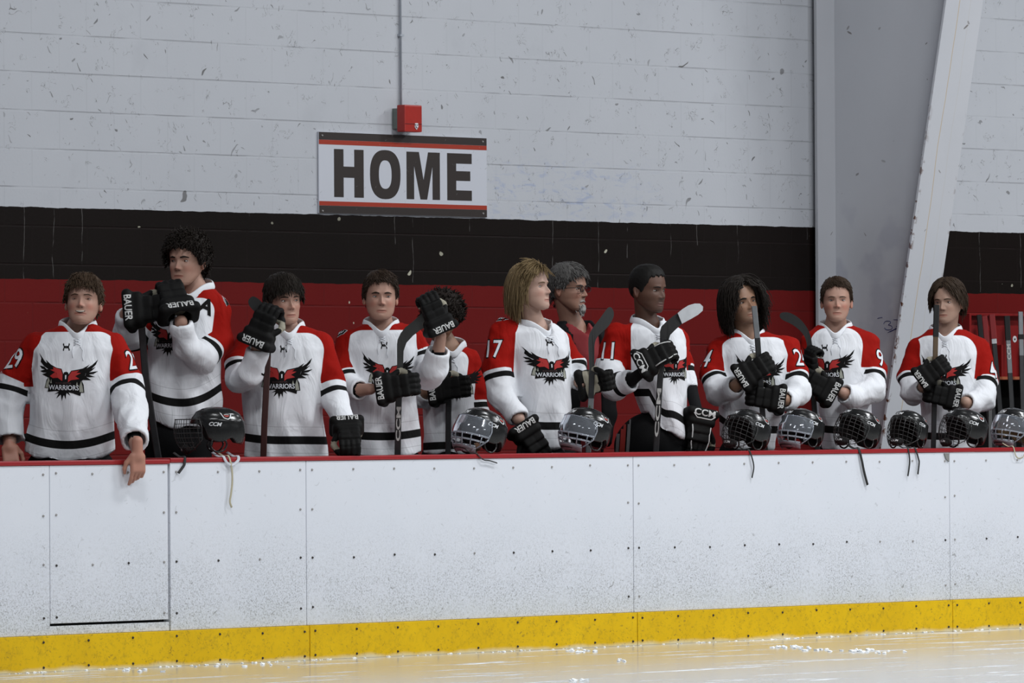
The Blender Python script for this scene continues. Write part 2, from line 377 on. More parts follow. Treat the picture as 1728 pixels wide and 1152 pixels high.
def screw_mesh(m_):
    bm = bmesh.new(); n = 10
    bmesh.ops.create_cone(bm, cap_ends=True, segments=n, radius1=.0065, radius2=.0045, depth=.005)
    bmesh.ops.rotate(bm, verts=bm.verts, cent=(0, 0, 0), matrix=Matrix.Rotation(math.pi/2, 3, 'X'))
    me = bpy.data.meshes.new('screw'); bm.to_mesh(me); bm.free(); me.materials.append(m_); return me
SMD, SMG = screw_mesh(darkm), screw_mesh(greym)
def screw(x, z, par, org, me):
    o = bpy.data.objects.new('screw', me); COL.objects.link(o); o.parent = par; o.location = (x-org[0], -.0025-org[1], z-org[2]); return o
names = [('white board panel at the far left, behind the goalkeeper hand', 'board'), ('white bench gate with dark gap at its right and bottom edge', 'gate'),
         ('narrow white board panel between the gate and the next seam', 'board'), ('white board panel below the visor helmets at left centre', 'board'),
         ('white board panel right of centre below the cage helmets', 'board'), ('white board panel at the far right end', 'board')]
for i in range(6):
    a, b = xs[i]+.002, xs[i+1]-.002
    org = (a, 0, 0); z0 = KT
    gate = i == 1
    r = empty('bench_gate' if gate else 'board_panel', org, names[i][0], names[i][1], 'white dasher board panels')
    bm = bmesh.new()
    if gate:
        add_box(bm, 0, b-a-.012, 0, TB, KT+.055, BT-.007, .003)
    else: add_box(bm, 0, b-a, 0, TB, KT+.001, BT-(.007 if i == 0 else .001), .003)
    bm_obj('facing', bm, BM, r)
    if gate:
        bm = bmesh.new(); add_box(bm, 0, b-a, .006, TB, KT+.001, KT+.043, .003); bm_obj('sill', bm, BM, r)
    bm = bmesh.new(); add_box(bm, 0, b-a, TB, TB+.05, KT+.002, BT-.03); bm_obj('backing', bm, gapm, r)
    n = max(2, round((b-a)/.30))
    for k in range(n+1):
        x = a+.04+(b-a-.08)*k/n
        rows = [BT-.045, .50] + ([.735, .255] if k in (0, n) else [])
        for zz in rows:
            screw(x, zz+random.uniform(-.004, .004), r, org, SMG if (zz > .6 or random.random() < .3) else SMD)
kxs = [bx(-420), bx(520, 1080), bx(1073, 1060), bx(1605, 1035), bx(1603)+2.6]
kn = ['yellow kick plate along the ice at the left under the gate', 'yellow kick plate at the ice line left of centre', 'yellow kick plate at the ice line right of centre', 'yellow kick plate at the far right end of the ice line']
for i in range(4):
    a, b = kxs[i]+.0025, kxs[i+1]-.0025; org = (a, -.012, 0)
    r = empty('kick_plate', org, kn[i], 'kick plate', 'yellow kick plates')
    bm = bmesh.new(); add_box(bm, 0, b-a, 0, .06, 0, KT, .003); bm_obj('strip', bm, KM, r)
    n = round((b-a)/.30)
    for k in range(n+1):
        x = a+.035+(b-a-.07)*k/n
        for zz in (KT-.028, .022):
            o = screw(x, zz+random.uniform(-.003, .003), r, org, SMD); o.location.y = -.0025
# red cap rail
def rail(x0, x1, zt, label):
    bm = bmesh.new(); add_box(bm, 0, x1-x0, 0, .20, -.022, 0, .006)
    o = bm_obj('cap_rail', bm, capm); o.location = (x0, -.006, zt); tag(o, label, 'rail', 'red cap rails'); return o
zc = BT+.022
rail(bx(-420), xs[2]-.002, zc-.006, 'dark red cap rail on top of the gate and leftmost panel')
rail(xs[2], xs[6], zc, 'long dark red cap rail under the row of helmets')
RAILZ = zc
# grey torn corner at the last seam
bm = bmesh.new(); P = [on_y(1594, 764.5, -.008), on_y(1602, 764.5, -.008), on_y(1602, 779, -.008), on_y(1597, 774, -.008), on_y(1595.5, 770, -.008)]
vs = [bm.verts.new(p) for p in P]+[bm.verts.new(p+V(0, .006, 0)) for p in P]; bm.faces.new(vs[:5]); bm.faces.new(vs[5:][::-1])
for k in range(5): bm.faces.new((vs[k], vs[(k+1) % 5], vs[5+(k+1) % 5], vs[5+k]))
tag(bm_obj('torn_tape_scrap', bm, flat('tape_grey', (.22, .22, .21))), 'small grey torn scrap of tape hanging at the board seam under the rail', 'tape')
# snow on the ice
bm = bmesh.new(); rs = random.Random(3)
def lump(x, y, r):
    q = bmesh.ops.create_icosphere(bm, subdivisions=1, radius=r, matrix=Matrix.Translation((x, y, r*.15)) @ Matrix.Diagonal((1, 1, .45, 1)))
    for v in q['verts']: v.co += Vector([rs.uniform(-.25, .25)*r for _ in range(3)])
def icep(px, py):
    v = ray(px, py); t = -CAMP[2]/v[2]; return CAMP+v*t
for (px, py, n, sx) in ((1340, 1092, 26, 18), (1380, 1096, 10, 14), (975, 1098, 10, 14), (1450, 1098, 14, 18), (1045, 1114, 5, 6), (980, 1148, 6, 8), (1500, 1100, 8, 25), (1590, 1064, 8, 10), (420, 1124, 8, 40), (240, 1131, 6, 30)):
    for _ in range(n):
        p = icep(px+rs.gauss(0, sx), py+rs.gauss(0, 1.2))
        if p[1] < -.08: lump(p[0], p[1], rs.uniform(.006, .017))
for k in range(240):   # loose snow along the kick plate
    x = rs.uniform(xs[0], xs[6]); lump(x, -.028-abs(rs.gauss(0, .02)), rs.uniform(.004, .011))
tag(bm_obj('snow_shavings', bm, flat('snow', (.88, .91, .95), .9)), 'loose snow shavings scattered on the ice along the boards', 'snow', kind='stuff')

# ------------------------------------------------------------------ sign, alarm, conduit
signw = NT('sign_white', .4); co = signw.co(); sc_ = signw.math('MAXIMUM', signw.flecks(co, 18, 3, .8, .25, .16), signw.flecks(signw.map(co, loc=(2, 0, 2)), 24, 3, -.5, .2, .14))
signw.base(signw.mix(signw.math('MULTIPLY', sc_, .4), (.60, .62, .68), (.30, .30, .32)))
def scr(name, a, b):
    M = NT(name, .45); co = M.co(); s_ = M.math('MAXIMUM', M.flecks(co, 20, 4, .8, .22, .14), M.flecks(M.map(co, loc=(2, 0, 2)), 26, 4, -.5, .2, .12)); M.base(M.mix(M.math('MULTIPLY', s_, .35), a, b)); return M.m
signk = scr('sign_black', (.028, .020, .017), (.3, .3, .3)); signr = scr('sign_red', (.36, .030, .010), (.5, .4, .35))
A = on_y(537.5, 222, WY-.012); B = on_y(822, 367, WY-.012); sx0, sx1, sz1, sz0 = A[0], B[0], A[2], B[2]
sw_, sh_ = sx1-sx0, sz1-sz0
sign = empty('home_sign', (sx0, WY-.012, sz0), 'white HOME sign with black and red stripes on the block wall', 'sign')
bm = bmesh.new(); add_box(bm, 0, sw_, 0, .010, 0, sh_, .001); bm_obj('sign_board', bm, signw.m, sign)
def band(name, f0, f1, mat):
    bm = bmesh.new(); add_box(bm, .002, sw_-.002, -.0012, .001, sh_*f0, sh_*f1); bm_obj(name, bm, mat, sign)
band('stripe', .905, .998, signk); band('stripe', .848, .903, signr); band('stripe', .097, .150, signr); band('stripe', .003, .095, signk)
def poly_ext(name, polys, mat, par, org, ux, uz, th=.0015, out=(0, -1, 0)):
    # outlines (with holes bridged by the caller) pushed out as thin solid lettering
    bm = bmesh.new(); org = np.array(org, float); ux = np.array(ux, float); uz = np.array(uz, float); out = np.array(out, float)
    for P in polys:
        n = len(P)
        f = [bm.verts.new(org+ux*p[0]+uz*p[1]+out*th) for p in P]; b = [bm.verts.new(org+ux*p[0]+uz*p[1]) for p in P]
        bm.faces.new(f); 
        for k in range(n): bm.faces.new((f[k], b[k], b[(k+1) % n], f[(k+1) % n]))
    return bm_obj(name, bm, mat, par)
def LX(px): return (on_y(px, 300, WY-.012)[0]-sx0)
L0 = .205*sh_; L1 = .795*sh_; LH = L1-L0; yv = lambda t: L0+LH*t
# HOME, each letter measured on the sign
S = lambda v: 500+v/4.8
h = [LX(S(306)), LX(S(382)), LX(S(470)), LX(S(545))]
H = [[(h[0], yv(0)), (h[1], yv(0)), (h[1], yv(1)), (h[0], yv(1))], [(h[2], yv(0)), (h[3], yv(0)), (h[3], yv(1)), (h[2], yv(1))], [(h[1], yv(.41)), (h[2], yv(.41)), (h[2], yv(.64)), (h[1], yv(.64))]]
ox0, ox1 = LX(S(597)), LX(S(843)); ocx, ocw = (ox0+ox1)/2, (ox1-ox0)/2; ow = ocw-(LX(S(668))-ox0)
O = []
def se(a, e): c, s = math.cos(a), math.sin(a); return math.copysign(abs(c)**e, c), math.copysign(abs(s)**e, s)
for k in range(40):
    a0, a1 = 2*math.pi*k/40, 2*math.pi*(k+1)/40; c0, s0 = se(a0, .82); c1, s1 = se(a1, .82)
    O.append([(ocx+ocw*c0, yv(.5)+LH*.515*s0), (ocx+ocw*c1, yv(.5)+LH*.515*s1), (ocx+ow*c1, yv(.5)+LH*.30*s1), (ocx+ow*c0, yv(.5)+LH*.30*s0)])
mm = [LX(S(v)) for v in (893, 953, 993, 1005, 1030, 1058, 1068, 1103, 1162)]
Mq = [[(mm[0], yv(0)), (mm[1], yv(0)), (mm[1], yv(1)), (mm[0], yv(1))], [(mm[7], yv(0)), (mm[8], yv(0)), (mm[8], yv(1)), (mm[7], yv(1))],
      [(mm[3], yv(0)), ((mm[3]+mm[5])/2, yv(0)), (mm[4], yv(.40)), (mm[2], yv(1)), (mm[1], yv(1)), (mm[1], yv(.72))],
      [(mm[5], yv(0)), (mm[7], yv(.72)), (mm[7], yv(1)), (mm[6], yv(1)), (mm[4], yv(.40)), ((mm[3]+mm[5])/2, yv(0))]]
e = [LX(S(v)) for v in (1222, 1294, 1408, 1420)]
Eq = [[(e[0], yv(0)), (e[1], yv(0)), (e[1], yv(1)), (e[0], yv(1))], [(e[1], yv(0)), (e[3], yv(0)), (e[3], yv(.215)), (e[1], yv(.215))], [(e[1], yv(.42)), (e[2], yv(.42)), (e[2], yv(.625)), (e[1], yv(.625))], [(e[1], yv(.785)), (e[3], yv(.785)), (e[3], yv(1)), (e[1], yv(1))]]
for nm, q in (('letter_h', H), ('letter_o', O), ('letter_m', Mq), ('letter_e', Eq)):
    poly_ext(nm, q, signk, sign, (0, 0, 0), (1, 0, 0), (0, 0, 1))
for fx, fz in ((.02, .955), (.975, .955), (.02, .03), (.975, .05)):
    q = bpy.data.objects.new('screw', SMG); COL.objects.link(q); q.parent = sign; q.location = (sw_*fx, -.003, sh_*fz)
# fire alarm box
a0 = on_y(673, 222, WY-.08); a1 = on_y(708.5, 178, WY-.08); aw = a1[0]-a0[0]; ah = a1[2]-a0[2]
al = empty('fire_alarm', (a0[0], WY, a0[2]), 'red fire alarm box on a grey back box above the HOME sign', 'alarm')
aw *= .82; al.location.x += .022
redp = flat('alarm_red', (.40, .022, .014), .35); grn = flat('box_grey_green', (.20, .23, .21), .5, metal=.2)
bm = bmesh.new(); add_box(bm, .01, aw-.01, -.045, 0, ah*.12, ah*.88, .003); bm_obj('back_box', bm, grn, al)
bm = bmesh.new(); add_box(bm, 0, aw, -.105, -.045, 0, ah, .008); bm_obj('cover', bm, redp, al)
bm = bmesh.new(); add_box(bm, .004, aw-.004, -.108, -.1, ah*.29, ah*.305); bm_obj('groove', bm, flat('alarm_dark', (.12, .01, .01)), al)
bm = bmesh.new(); pts_ = [(.58, .33), (.74, .33), (.76, .20), (.66, .08), (.56, .17)]
vs = [bm.verts.new((aw*x, -.109, ah*z)) for x, z in pts_]; vb = [bm.verts.new((aw*x, -.104, ah*z)) for x, z in pts_]; bm.faces.new(vs)
for k in range(5): bm.faces.new((vs[k], vb[k], vb[(k+1) % 5], vs[(k+1) % 5]))
bm_obj('emblem_sticker', bm, flat('sticker_white', (.7, .7, .72)), al)
for k, (x, z) in enumerate(((.60, .26), (.70, .26), (.66, .16), (.62, .19))):
    bm = bmesh.new(); add_box(bm, aw*x-.004, aw*x+.004, -.1105, -.109, ah*z-.003, ah*z+.003); bm_obj('emblem_mark', bm, flat('sticker_mark', (.12, .10, .15)), al)
# conduit
c0 = on_y(678, 178, WY-.02); c1 = on_y(676.5, -40, WY-.02)
bm = bmesh.new(); add_tube(bm, [(c0[0], WY-.014, c0[2]-.02), (c0[0], WY-.014, 6.1)], .0065, 10); add_box(bm, c0[0]-.012, c0[0]+.02, WY-.024, WY, on_y(678, 60, WY)[2]-.006, on_y(678, 60, WY)[2]+.006); 
tag(bm_obj('conduit_pipe', bm, flat('conduit_paint', (.42, .45, .50), .4)), 'thin grey conduit running up the white wall above the alarm box', 'pipe')
# ================================================================== implicit surface tools
def smin(a, b, k):
    h = np.clip(.5+.5*(b-a)/k, 0, 1); return b*(1-h)+a*h-k*h*(1-h)
def cap(P, a, b, ra, rb=None):
    rb = ra if rb is None else rb; a = np.asarray(a, float); b = np.asarray(b, float); ab = b-a
    t = np.clip(((P-a) @ ab)/max(ab @ ab, 1e-9), 0, 1)
    return np.linalg.norm(P-(a+t[..., None]*ab), axis=-1)-(ra+(rb-ra)*t)
def ell(P, c, r, Rm=None):
    q = P-np.asarray(c, float)
    if Rm is not None: q = q @ Rm
    r = np.asarray(r, float); k = np.linalg.norm(q/r, axis=-1)
    return (k-1)*r.min()*np.where(k > 1, 1.0, 1.0)
def rbox(P, c, hs, r, Rm=None):
    q = P-np.asarray(c, float)
    if Rm is not None: q = q @ Rm
    q = np.abs(q)-np.asarray(hs, float)+r
    return np.linalg.norm(np.maximum(q, 0), axis=-1)+np.minimum(q.max(-1), 0)-r
def nets(fn, lo, hi, h):
    lo = np.asarray(lo, float); hi = np.asarray(hi, float); n = np.ceil((hi-lo)/h).astype(int)+1
    ax = [lo[i]+h*np.arange(n[i]) for i in range(3)]
    G = np.stack(np.meshgrid(*ax, indexing='ij'), -1)
    F = fn(G.reshape(-1, 3)).reshape(n)
    S = F < 0
    cs = np.zeros(np.array(n)-1, int)
    for dx in (0, 1):
        for dy in (0, 1):
            for dz in (0, 1): cs += S[dx:n[0]-1+dx, dy:n[1]-1+dy, dz:n[2]-1+dz]
    act = (cs > 0) & (cs < 8); idx = -np.ones(act.shape, int); ii = np.argwhere(act); idx[act] = np.arange(len(ii))
    acc = np.zeros((len(ii), 3)); cnt = np.zeros(len(ii))
    C8 = [(a, b, c) for a in (0, 1) for b in (0, 1) for c in (0, 1)]
    for p in C8:
        for q in C8:
            if sum(abs(p[k]-q[k]) for k in range(3)) == 1 and p < q:
                fa = F[ii[:, 0]+p[0], ii[:, 1]+p[1], ii[:, 2]+p[2]]; fb = F[ii[:, 0]+q[0], ii[:, 1]+q[1], ii[:, 2]+q[2]]
                m = (fa < 0) != (fb < 0); t = np.where(m, fa/np.where(m, fa-fb, 1), 0)
                pt = np.array(p)+t[:, None]*(np.array(q)-np.array(p)); acc[m] += pt[m]; cnt[m] += 1
    vs = lo+h*(ii+acc/cnt[:, None])
    faces = []
    for a in range(3):
        b, c = (a+1) % 3, (a+2) % 3
        sl0 = [slice(None)]*3; sl1 = [slice(None)]*3; sl0[a] = slice(0, n[a]-1); sl1[a] = slice(1, n[a])
        E = np.argwhere(S[tuple(sl0)] != S[tuple(sl1)])
        E = E[(E[:, b] > 0) & (E[:, c] > 0) & (E[:, b] < n[b]-1) & (E[:, c] < n[c]-1)]
        s0 = S[tuple(E.T)]
        def ix(db, dc):
            e = E.copy(); e[:, b] += db; e[:, c] += dc; return idx[tuple(e.T)]
        q = np.stack([ix(-1, -1), ix(0, -1), ix(0, 0), ix(-1, 0)], 1)
        q[~s0] = q[~s0][:, ::-1]; faces.append(q)
    return vs, np.concatenate(faces)
def grid_obj(name, vs, fs, mats, parent=None, attrs=None, cols=None, fmat=None, smooth=True):
    me = bpy.data.meshes.new(name); n = len(fs); k = fs.shape[1]
    me.vertices.add(len(vs)); me.vertices.foreach_set('co', np.asarray(vs, np.float32).ravel())
    me.loops.add(n*k); me.polygons.add(n)
    me.loops.foreach_set('vertex_index', fs.ravel().astype(np.int32)); me.polygons.foreach_set('loop_start', np.arange(n, dtype=np.int32)*k)
    me.update(calc_edges=True)
    if smooth: me.polygons.foreach_set('use_smooth', np.ones(n, bool))
    for mt in (mats if isinstance(mats, (list, tuple)) else [mats]): me.materials.append(mt)
    if fmat is not None: me.polygons.foreach_set('material_index', np.asarray(fmat, np.int32))
    for k_, v in (attrs or {}).items():
        at = me.attributes.new(k_, 'FLOAT', 'POINT'); at.data.foreach_set('value', np.asarray(v, np.float32))
    for k_, v in (cols or {}).items():
        at = me.attributes.new(k_, 'FLOAT_COLOR', 'POINT'); c = np.ones((len(vs), 4), np.float32); c[:, :3] = v; at.data.foreach_set('color', c.ravel())
    me.validate(); me.update()
    o = bpy.data.objects.new(name, me); COL.objects.link(o)
    if parent: o.parent = parent
    return o
def vnormals(vs, fs):
    fn = np.cross(vs[fs[:, 2]]-vs[fs[:, 0]], vs[fs[:, 3 if fs.shape[1] > 3 else 2]]-vs[fs[:, 1]]); N = np.zeros_like(vs)
    for k in range(fs.shape[1]): np.add.at(N, fs[:, k], fn)
    return N/np.maximum(np.linalg.norm(N, axis=1, keepdims=True), 1e-9)
def relax(vs, fs, it=2, lam=.5):
    e = np.concatenate([fs[:, [0, 1]], fs[:, [1, 2]], fs[:, [2, 3]], fs[:, [3, 0]]]); n = len(vs); c = np.bincount(e.ravel(), minlength=n)[:, None]
    for _ in range(it):
        for l_ in (lam, -lam*.9):
            a = np.stack([np.bincount(e[:, 0], vs[e[:, 1], k], n)+np.bincount(e[:, 1], vs[e[:, 0], k], n) for k in range(3)], 1); vs = vs+l_*(a/np.maximum(c, 1)-vs)
    return vs
def waves(P, seed, freq, n=5, sharp=False):
    r = np.random.RandomState(seed); out = 0
    W = P+.25/freq*np.sin(P[:, [1, 2, 0]]*freq*1.7+r.rand(3)*6)
    for i in range(n):
        d = r.randn(3); d /= np.linalg.norm(d); s = np.sin(W @ d*freq*(1+.5*r.rand())+r.rand()*6.28)
        out = out+(1-2*np.abs(s) if sharp else s)
    return out/n
def rotz(a): c, s = math.cos(a), math.sin(a); return np.array([[c, -s, 0], [s, c, 0], [0, 0, 1]])
def rotx(a): c, s = math.cos(a), math.sin(a); return np.array([[1, 0, 0], [0, c, -s], [0, s, c]])
def roty(a): c, s = math.cos(a), math.sin(a); return np.array([[c, 0, s], [0, 1, 0], [-s, 0, c]])
D2R = math.pi/180

# ================================================================== flat artwork laid onto a surface
_tm = {}
def text_mesh(txt, size=1.0, off=0.0, shear=0.0, font_w=1.0):
    # vertices (u, v) and faces of a word, centred, unit = cap height
    key = (txt, off, shear)
    if key not in _tm:
        c = bpy.data.curves.new('t', 'FONT'); c.body = txt; c.size = 1; c.offset = off; c.shear = shear; c.resolution_u = 3; c.fill_mode = 'FRONT'; c.dimensions = '2D'
        o = bpy.data.objects.new('t', c); COL.objects.link(o); dg = bpy.context.evaluated_depsgraph_get(); dg.update()
        me = bpy.data.meshes.new_from_object(o.evaluated_get(dg)); vs = np.array([v.co[:2] for v in me.vertices]); fs = [tuple(p.vertices) for p in me.polygons]
        bpy.data.objects.remove(o); bpy.data.curves.remove(c); bpy.data.meshes.remove(me)
        H_ = .70; vs[:, 0] -= (vs[:, 0].max()+vs[:, 0].min())/2; vs[:, 1] -= (vs[:, 1].max()+vs[:, 1].min())/2
        _tm[key] = (vs/H_, fs)
    vs, fs = _tm[key]; return vs*np.array([size*font_w, size]), fs
def layer(polys, mat, lift, step):
    # polys: list of (verts2d, faces); returns bmesh layer cut to a grid so that it can follow a curved surface
    return (polys, mat, lift, step)
def drape(name, layers, mats, parent, mapf, step=.02):
    # each layer = (verts2d, faces, material index, lift); mapf maps (u, v) to point and normal (or None)
    bm = bmesh.new()
    for vs, fs, mi, lift in layers:
        b = bmesh.new(); V_ = [b.verts.new((p[0], p[1], 0)) for p in vs]
        for f in fs:
            try: b.faces.new([V_[i] for i in f])
            except ValueError: pass
        if not len(b.faces): b.free(); continue
        lo = np.min(np.array(vs), 0); hi = np.max(np.array(vs), 0)
        for ax in (0, 1):
            for c in np.arange(math.ceil(lo[ax]/step), math.floor(hi[ax]/step)+1)*step:
                co = (c, 0, 0) if ax == 0 else (0, c, 0); no = (1, 0, 0) if ax == 0 else (0, 1, 0)
                bmesh.ops.bisect_plane(b, geom=list(b.verts)+list(b.edges)+list(b.faces), plane_co=co, plane_no=no, dist=1e-6)
        b.verts.index_update(); m_ = {}
        bad = set()
        for v in b.verts:
            r = mapf(v.co.x, v.co.y)
            if r is None: bad.add(v.index); continue
            p, nn = r; m_[v.index] = bm.verts.new(Vector(p)+Vector(nn)*lift)
        for f in b.faces:
            if any(v.index in bad for v in f.verts): continue
            try: g = bm.faces.new([m_[v.index] for v in f.verts]); g.material_index = mi; g.smooth = True
            except ValueError: pass
        b.free()
    me = bpy.data.meshes.new(name); bm.to_mesh(me); bm.free()
    o = bpy.data.objects.new(name, me); COL.objects.link(o)
    for mt in mats: me.materials.append(mt)
    o.parent = parent; return o
def bvh_of(vs, fs): return BVHTree.FromPolygons([tuple(v) for v in vs], [tuple(int(i) for i in f) for f in fs])
def ray_map(bvh, org, U, W, Dr, back=.5, maxd=1.2):
    org, U, W, Dr = (np.asarray(a, float) for a in (org, U, W, Dr))
    def f(u, v):
        p = org+U*u+W*v-Dr*back
        h = bvh.ray_cast(Vector(p), Vector(Dr), maxd)
        if h[0] is None: return None
        n = h[1]
        if n.dot(Vector(Dr)) > 0: n = -n
        return h[0], n
    return f
def poly(P): return (np.array(P, float), [tuple(range(len(P)))])

# ================================================================== materials for people
skinM = NT('skin', .50, .35); skinM.base(skinM.mix(skinM.math('MULTIPLY', skinM.noise(skinM.co(), 60, 3), .14), skinM.attr('tint', 'Color'), (.25, .10, .08)))
skinM.b.inputs['Subsurface Weight'].default_value = .0
SKIN = skinM.m
def jersey_mat():
    M = NT('jersey_cloth', .85, .12); co = M.co()
    w_, s, v, m_ = M.attr('arm'), M.attr('along'), M.attr('above_hem'), M.attr('red')
    n = M.noise(co, 7, 4)
    white = M.mix(n, (.70, .715, .75), (.77, .785, .815))
    red = M.mix(n, (.24, .0045, .002), (.31, .0065, .0032)); blk = (.008, .008, .008)
    g = lambda x, c: M.ramp(x, c-.0012, c+.0012)
    band = M.math('MULTIPLY', M.math('MULTIPLY', g(s, 0.0), M.math('SUBTRACT', 1, g(s, .034))), g(w_, 0))
    hem = M.math('MULTIPLY', M.math('MULTIPLY', g(v, 0.0), M.math('SUBTRACT', 1, g(v, .040))), M.math('SUBTRACT', 1, g(w_, 0)))
    seam = M.math('MULTIPLY', M.math('MULTIPLY', g(v, .085), M.math('SUBTRACT', 1, g(v, .0875))), M.math('SUBTRACT', 1, g(w_, 0)))
    seam2 = M.math('MULTIPLY', M.math('MULTIPLY', g(v, -.045), M.math('SUBTRACT', 1, g(v, -.0425))), M.math('SUBTRACT', 1, g(w_, 0)))
    c = M.mix(M.math('MULTIPLY', M.math('MAXIMUM', seam, seam2), .45), white, (.2, .2, .22))
    c = M.mix(g(m_, 0), c, red); c = M.mix(M.math('MAXIMUM', band, hem), c, blk)
    M.base(c)
    h1 = M.noise(M.map(co, (1, 1, .45)), 9, 3, .5, 1.2); h2 = M.noise(co, 420, 1)
    nd = M.n('ShaderNodeBump'); nd.inputs['Strength'].default_value = .6; nd.inputs['Distance'].default_value = .025; M.lk(h1, nd.inputs['Height'])
    M.bump(h2, .15, .001, nd.outputs[0]); return M.m
JM = jersey_mat()
P_BLK = flat('print_black', (.007, .0065, .0065), .8, .1); P_RED = flat('print_red', (.38, .012, .010), .7); P_WHT = flat('print_white', (.66, .68, .72), .6)
P_TAN = flat('print_grey_green', (.30, .31, .26), .7); P_GRY = flat('print_dark_red', (.07, .03, .03), .7)
GL_BLK = flat('glove_black', (.0042, .0040, .0038), .65, .14, bump=.4, bscale=500); GL_TAN = flat('glove_palm_tan', (.28, .26, .20), .8); COLLAR = flat('collar_white', (.72, .735, .77), .8, .1)
GL_WHT = flat('glove_print_white', (.50, .50, .49), .5)
PANT = flat('pants_black', (.006, .006, .0065), .85, .1); UND = flat('undershirt_black', (.010, .010, .011), .85, .1)
PRT = [P_BLK, P_RED, P_WHT, P_TAN, P_GRY]

# crest artwork, drawn in a 1498 x 1152 frame, unit width = wing span
def cr(P): return [((x-700)/1200, (640-y)/1200) for x, y in P]
C_BLK = [
 [(600, 405), (500, 388), (380, 325), (330, 420), (330, 590), (410, 640), (640, 700), (655, 560), (630, 480)],
 [(380, 325), (270, 228), (300, 300), (330, 420)], [(300, 300), (250, 262), (130, 95), (175, 200), (330, 420)], [(175, 200), (165, 270), (240, 360), (330, 420)],
 [(240, 370), (150, 350), (190, 405), (330, 450)], [(330, 420), (265, 425), (160, 460), (225, 490), (330, 490)], [(330, 480), (205, 525), (330, 590)],
 [(800, 440), (950, 408), (1040, 385), (1100, 470), (1060, 610), (990, 660), (740, 700), (720, 560), (760, 500)],
 [(1040, 385), (1170, 300), (1110, 380), (1100, 470)], [(1110, 380), (1220, 310), (1330, 195), (1290, 300), (1200, 400), (1100, 470)], [(1200, 395), (1290, 345), (1220, 420), (1150, 470), (1100, 470)],
 [(1100, 470), (1150, 465), (1340, 430), (1250, 490), (1100, 520)], [(1100, 490), (1280, 550), (1160, 562), (1080, 550)], [(1080, 540), (1210, 618), (1050, 622)],
 [(640, 520), (650, 480), (695, 462), (740, 480), (750, 520), (740, 700), (650, 700)],
 [(300, 640), (345, 570), (420, 620), (980, 640), (1010, 620), (1060, 720), (1078, 880), (1010, 880), (1000, 950), (850, 900), (700, 870), (500, 860), (330, 880), (345, 805), (265, 800)],
 [(640, 850), (590, 850), (470, 925), (560, 900)], [(620, 850), (560, 900), (515, 1010), (600, 930)], [(600, 900), (630, 1060), (670, 900)], [(650, 880), (710, 1030), (715, 880)], [(690, 870), (800, 950), (760, 880), (720, 850)],
 [(560, 850), (740, 850), (715, 920), (640, 960), (580, 920)]]
C_RED = [[(425, 378), (590, 422), (625, 520), (625, 655), (530, 590), (500, 490)], [(500, 490), (370, 430), (440, 425), (425, 378)], [(480, 470), (370, 560), (430, 600), (540, 592)],
 [(812, 452), (900, 440), (880, 540), (870, 620), (800, 632), (740, 675), (745, 560)], [(895, 440), (965, 430), (905, 478), (1000, 482), (880, 550)], [(878, 545), (970, 600), (868, 622)]]
C_WHT = [[(678, 535), (705, 532), (702, 610), (680, 620)]]
C_TAN = [[(345, 580), (300, 700), (280, 790), (350, 800), (350, 700), (370, 660)], [(400, 620), (380, 700), (412, 703)], [(1005, 640), (970, 760), (980, 868), (1058, 868), (1035, 740)], [(925, 660), (905, 738), (945, 742)]]
def crest_layers(wd):
    L = []; k = wd
    for P in C_BLK: L.append((np.array(cr(P))*k, [tuple(range(len(P)))], 0, .0016))
    for P in C_RED: L.append((np.array(cr(P))*k, [tuple(range(len(P)))], 1, .0026))
    for P in C_WHT: L.append((np.array(cr(P))*k, [tuple(range(len(P)))], 2, .0026))
    for P in C_TAN: L.append((np.array(cr(P))*k, [tuple(range(len(P)))], 3, .0026))
    vs, fs = text_mesh('WARRIORS', .082*k, .012); vs = vs*np.array([.505*k/(vs[:, 0].max()-vs[:, 0].min()), 1]); vs = vs+np.array([-.035*k, -.122*k]); L.append((vs, fs, 2, .0034))
    vs, fs = text_mesh('ROCHESTER', .026*k, .0); vs = vs*np.array([.26*k/(vs[:, 0].max()-vs[:, 0].min()), 1]); vs = vs+np.array([-.04*k, -.048*k]); L.append((vs, fs, 4, .0030))
    return L
def number_layers(t, h):
    a = text_mesh(t, h, .035, 0, .80); b = text_mesh(t, h, .010, 0, .80)
    return [(a[0]*1.06, a[1], 0, .0014), (b[0], b[1], 2, .0026)]
def ru_layers(k):
    q = [(-.6, -.35), (.35, -.45), (.75, .05), (.35, .42), (-.55, .45), (-.35, .1)]
    t = text_mesh('RU', .42*k, .02, .3)
    return [(np.array(q)*k*1.15, [tuple(range(6))], 2, .0014), (np.array(q)*k, [tuple(range(6))], 0, .0024), (t[0], t[1], 2, .0034)]
def wing_layers(k):
    L = []
    for i in range(5):
        a = i*.16; q = [(-.9+a, .42-.20*i), (-.2+a, .30-.16*i), (.55-.02*i, .15-.16*i), (.5, .02-.14*i), (-.2+a, .18-.17*i)]
        L.append((np.array(q)*k*1.0, [tuple(range(5))], 2, .0016)); L.append((np.array(q)*k*.8+np.array([.12*k, -.04*k]), [tuple(range(5))], 0, .0026))
    return L
def mark_layers(k):
    # small interlocking curved maker's mark
    L = []
    for s in (1, -1):
        top = []; bot = []
        for i in range(9):
            a = -1+2*i/8; top.append((a*.5, s*(.60*a**4-.17))); bot.append((a*.36, s*(.60*a**4-.02)))
        P = [(p[0], p[1]) for p in top]+[(p[0]*.98, p[1]) for p in bot[::-1]]
        L.append((np.array(P)*k, [tuple(range(len(P)))] if s > 0 else [tuple(range(len(P)))[::-1]], 0, .0016))
    return L

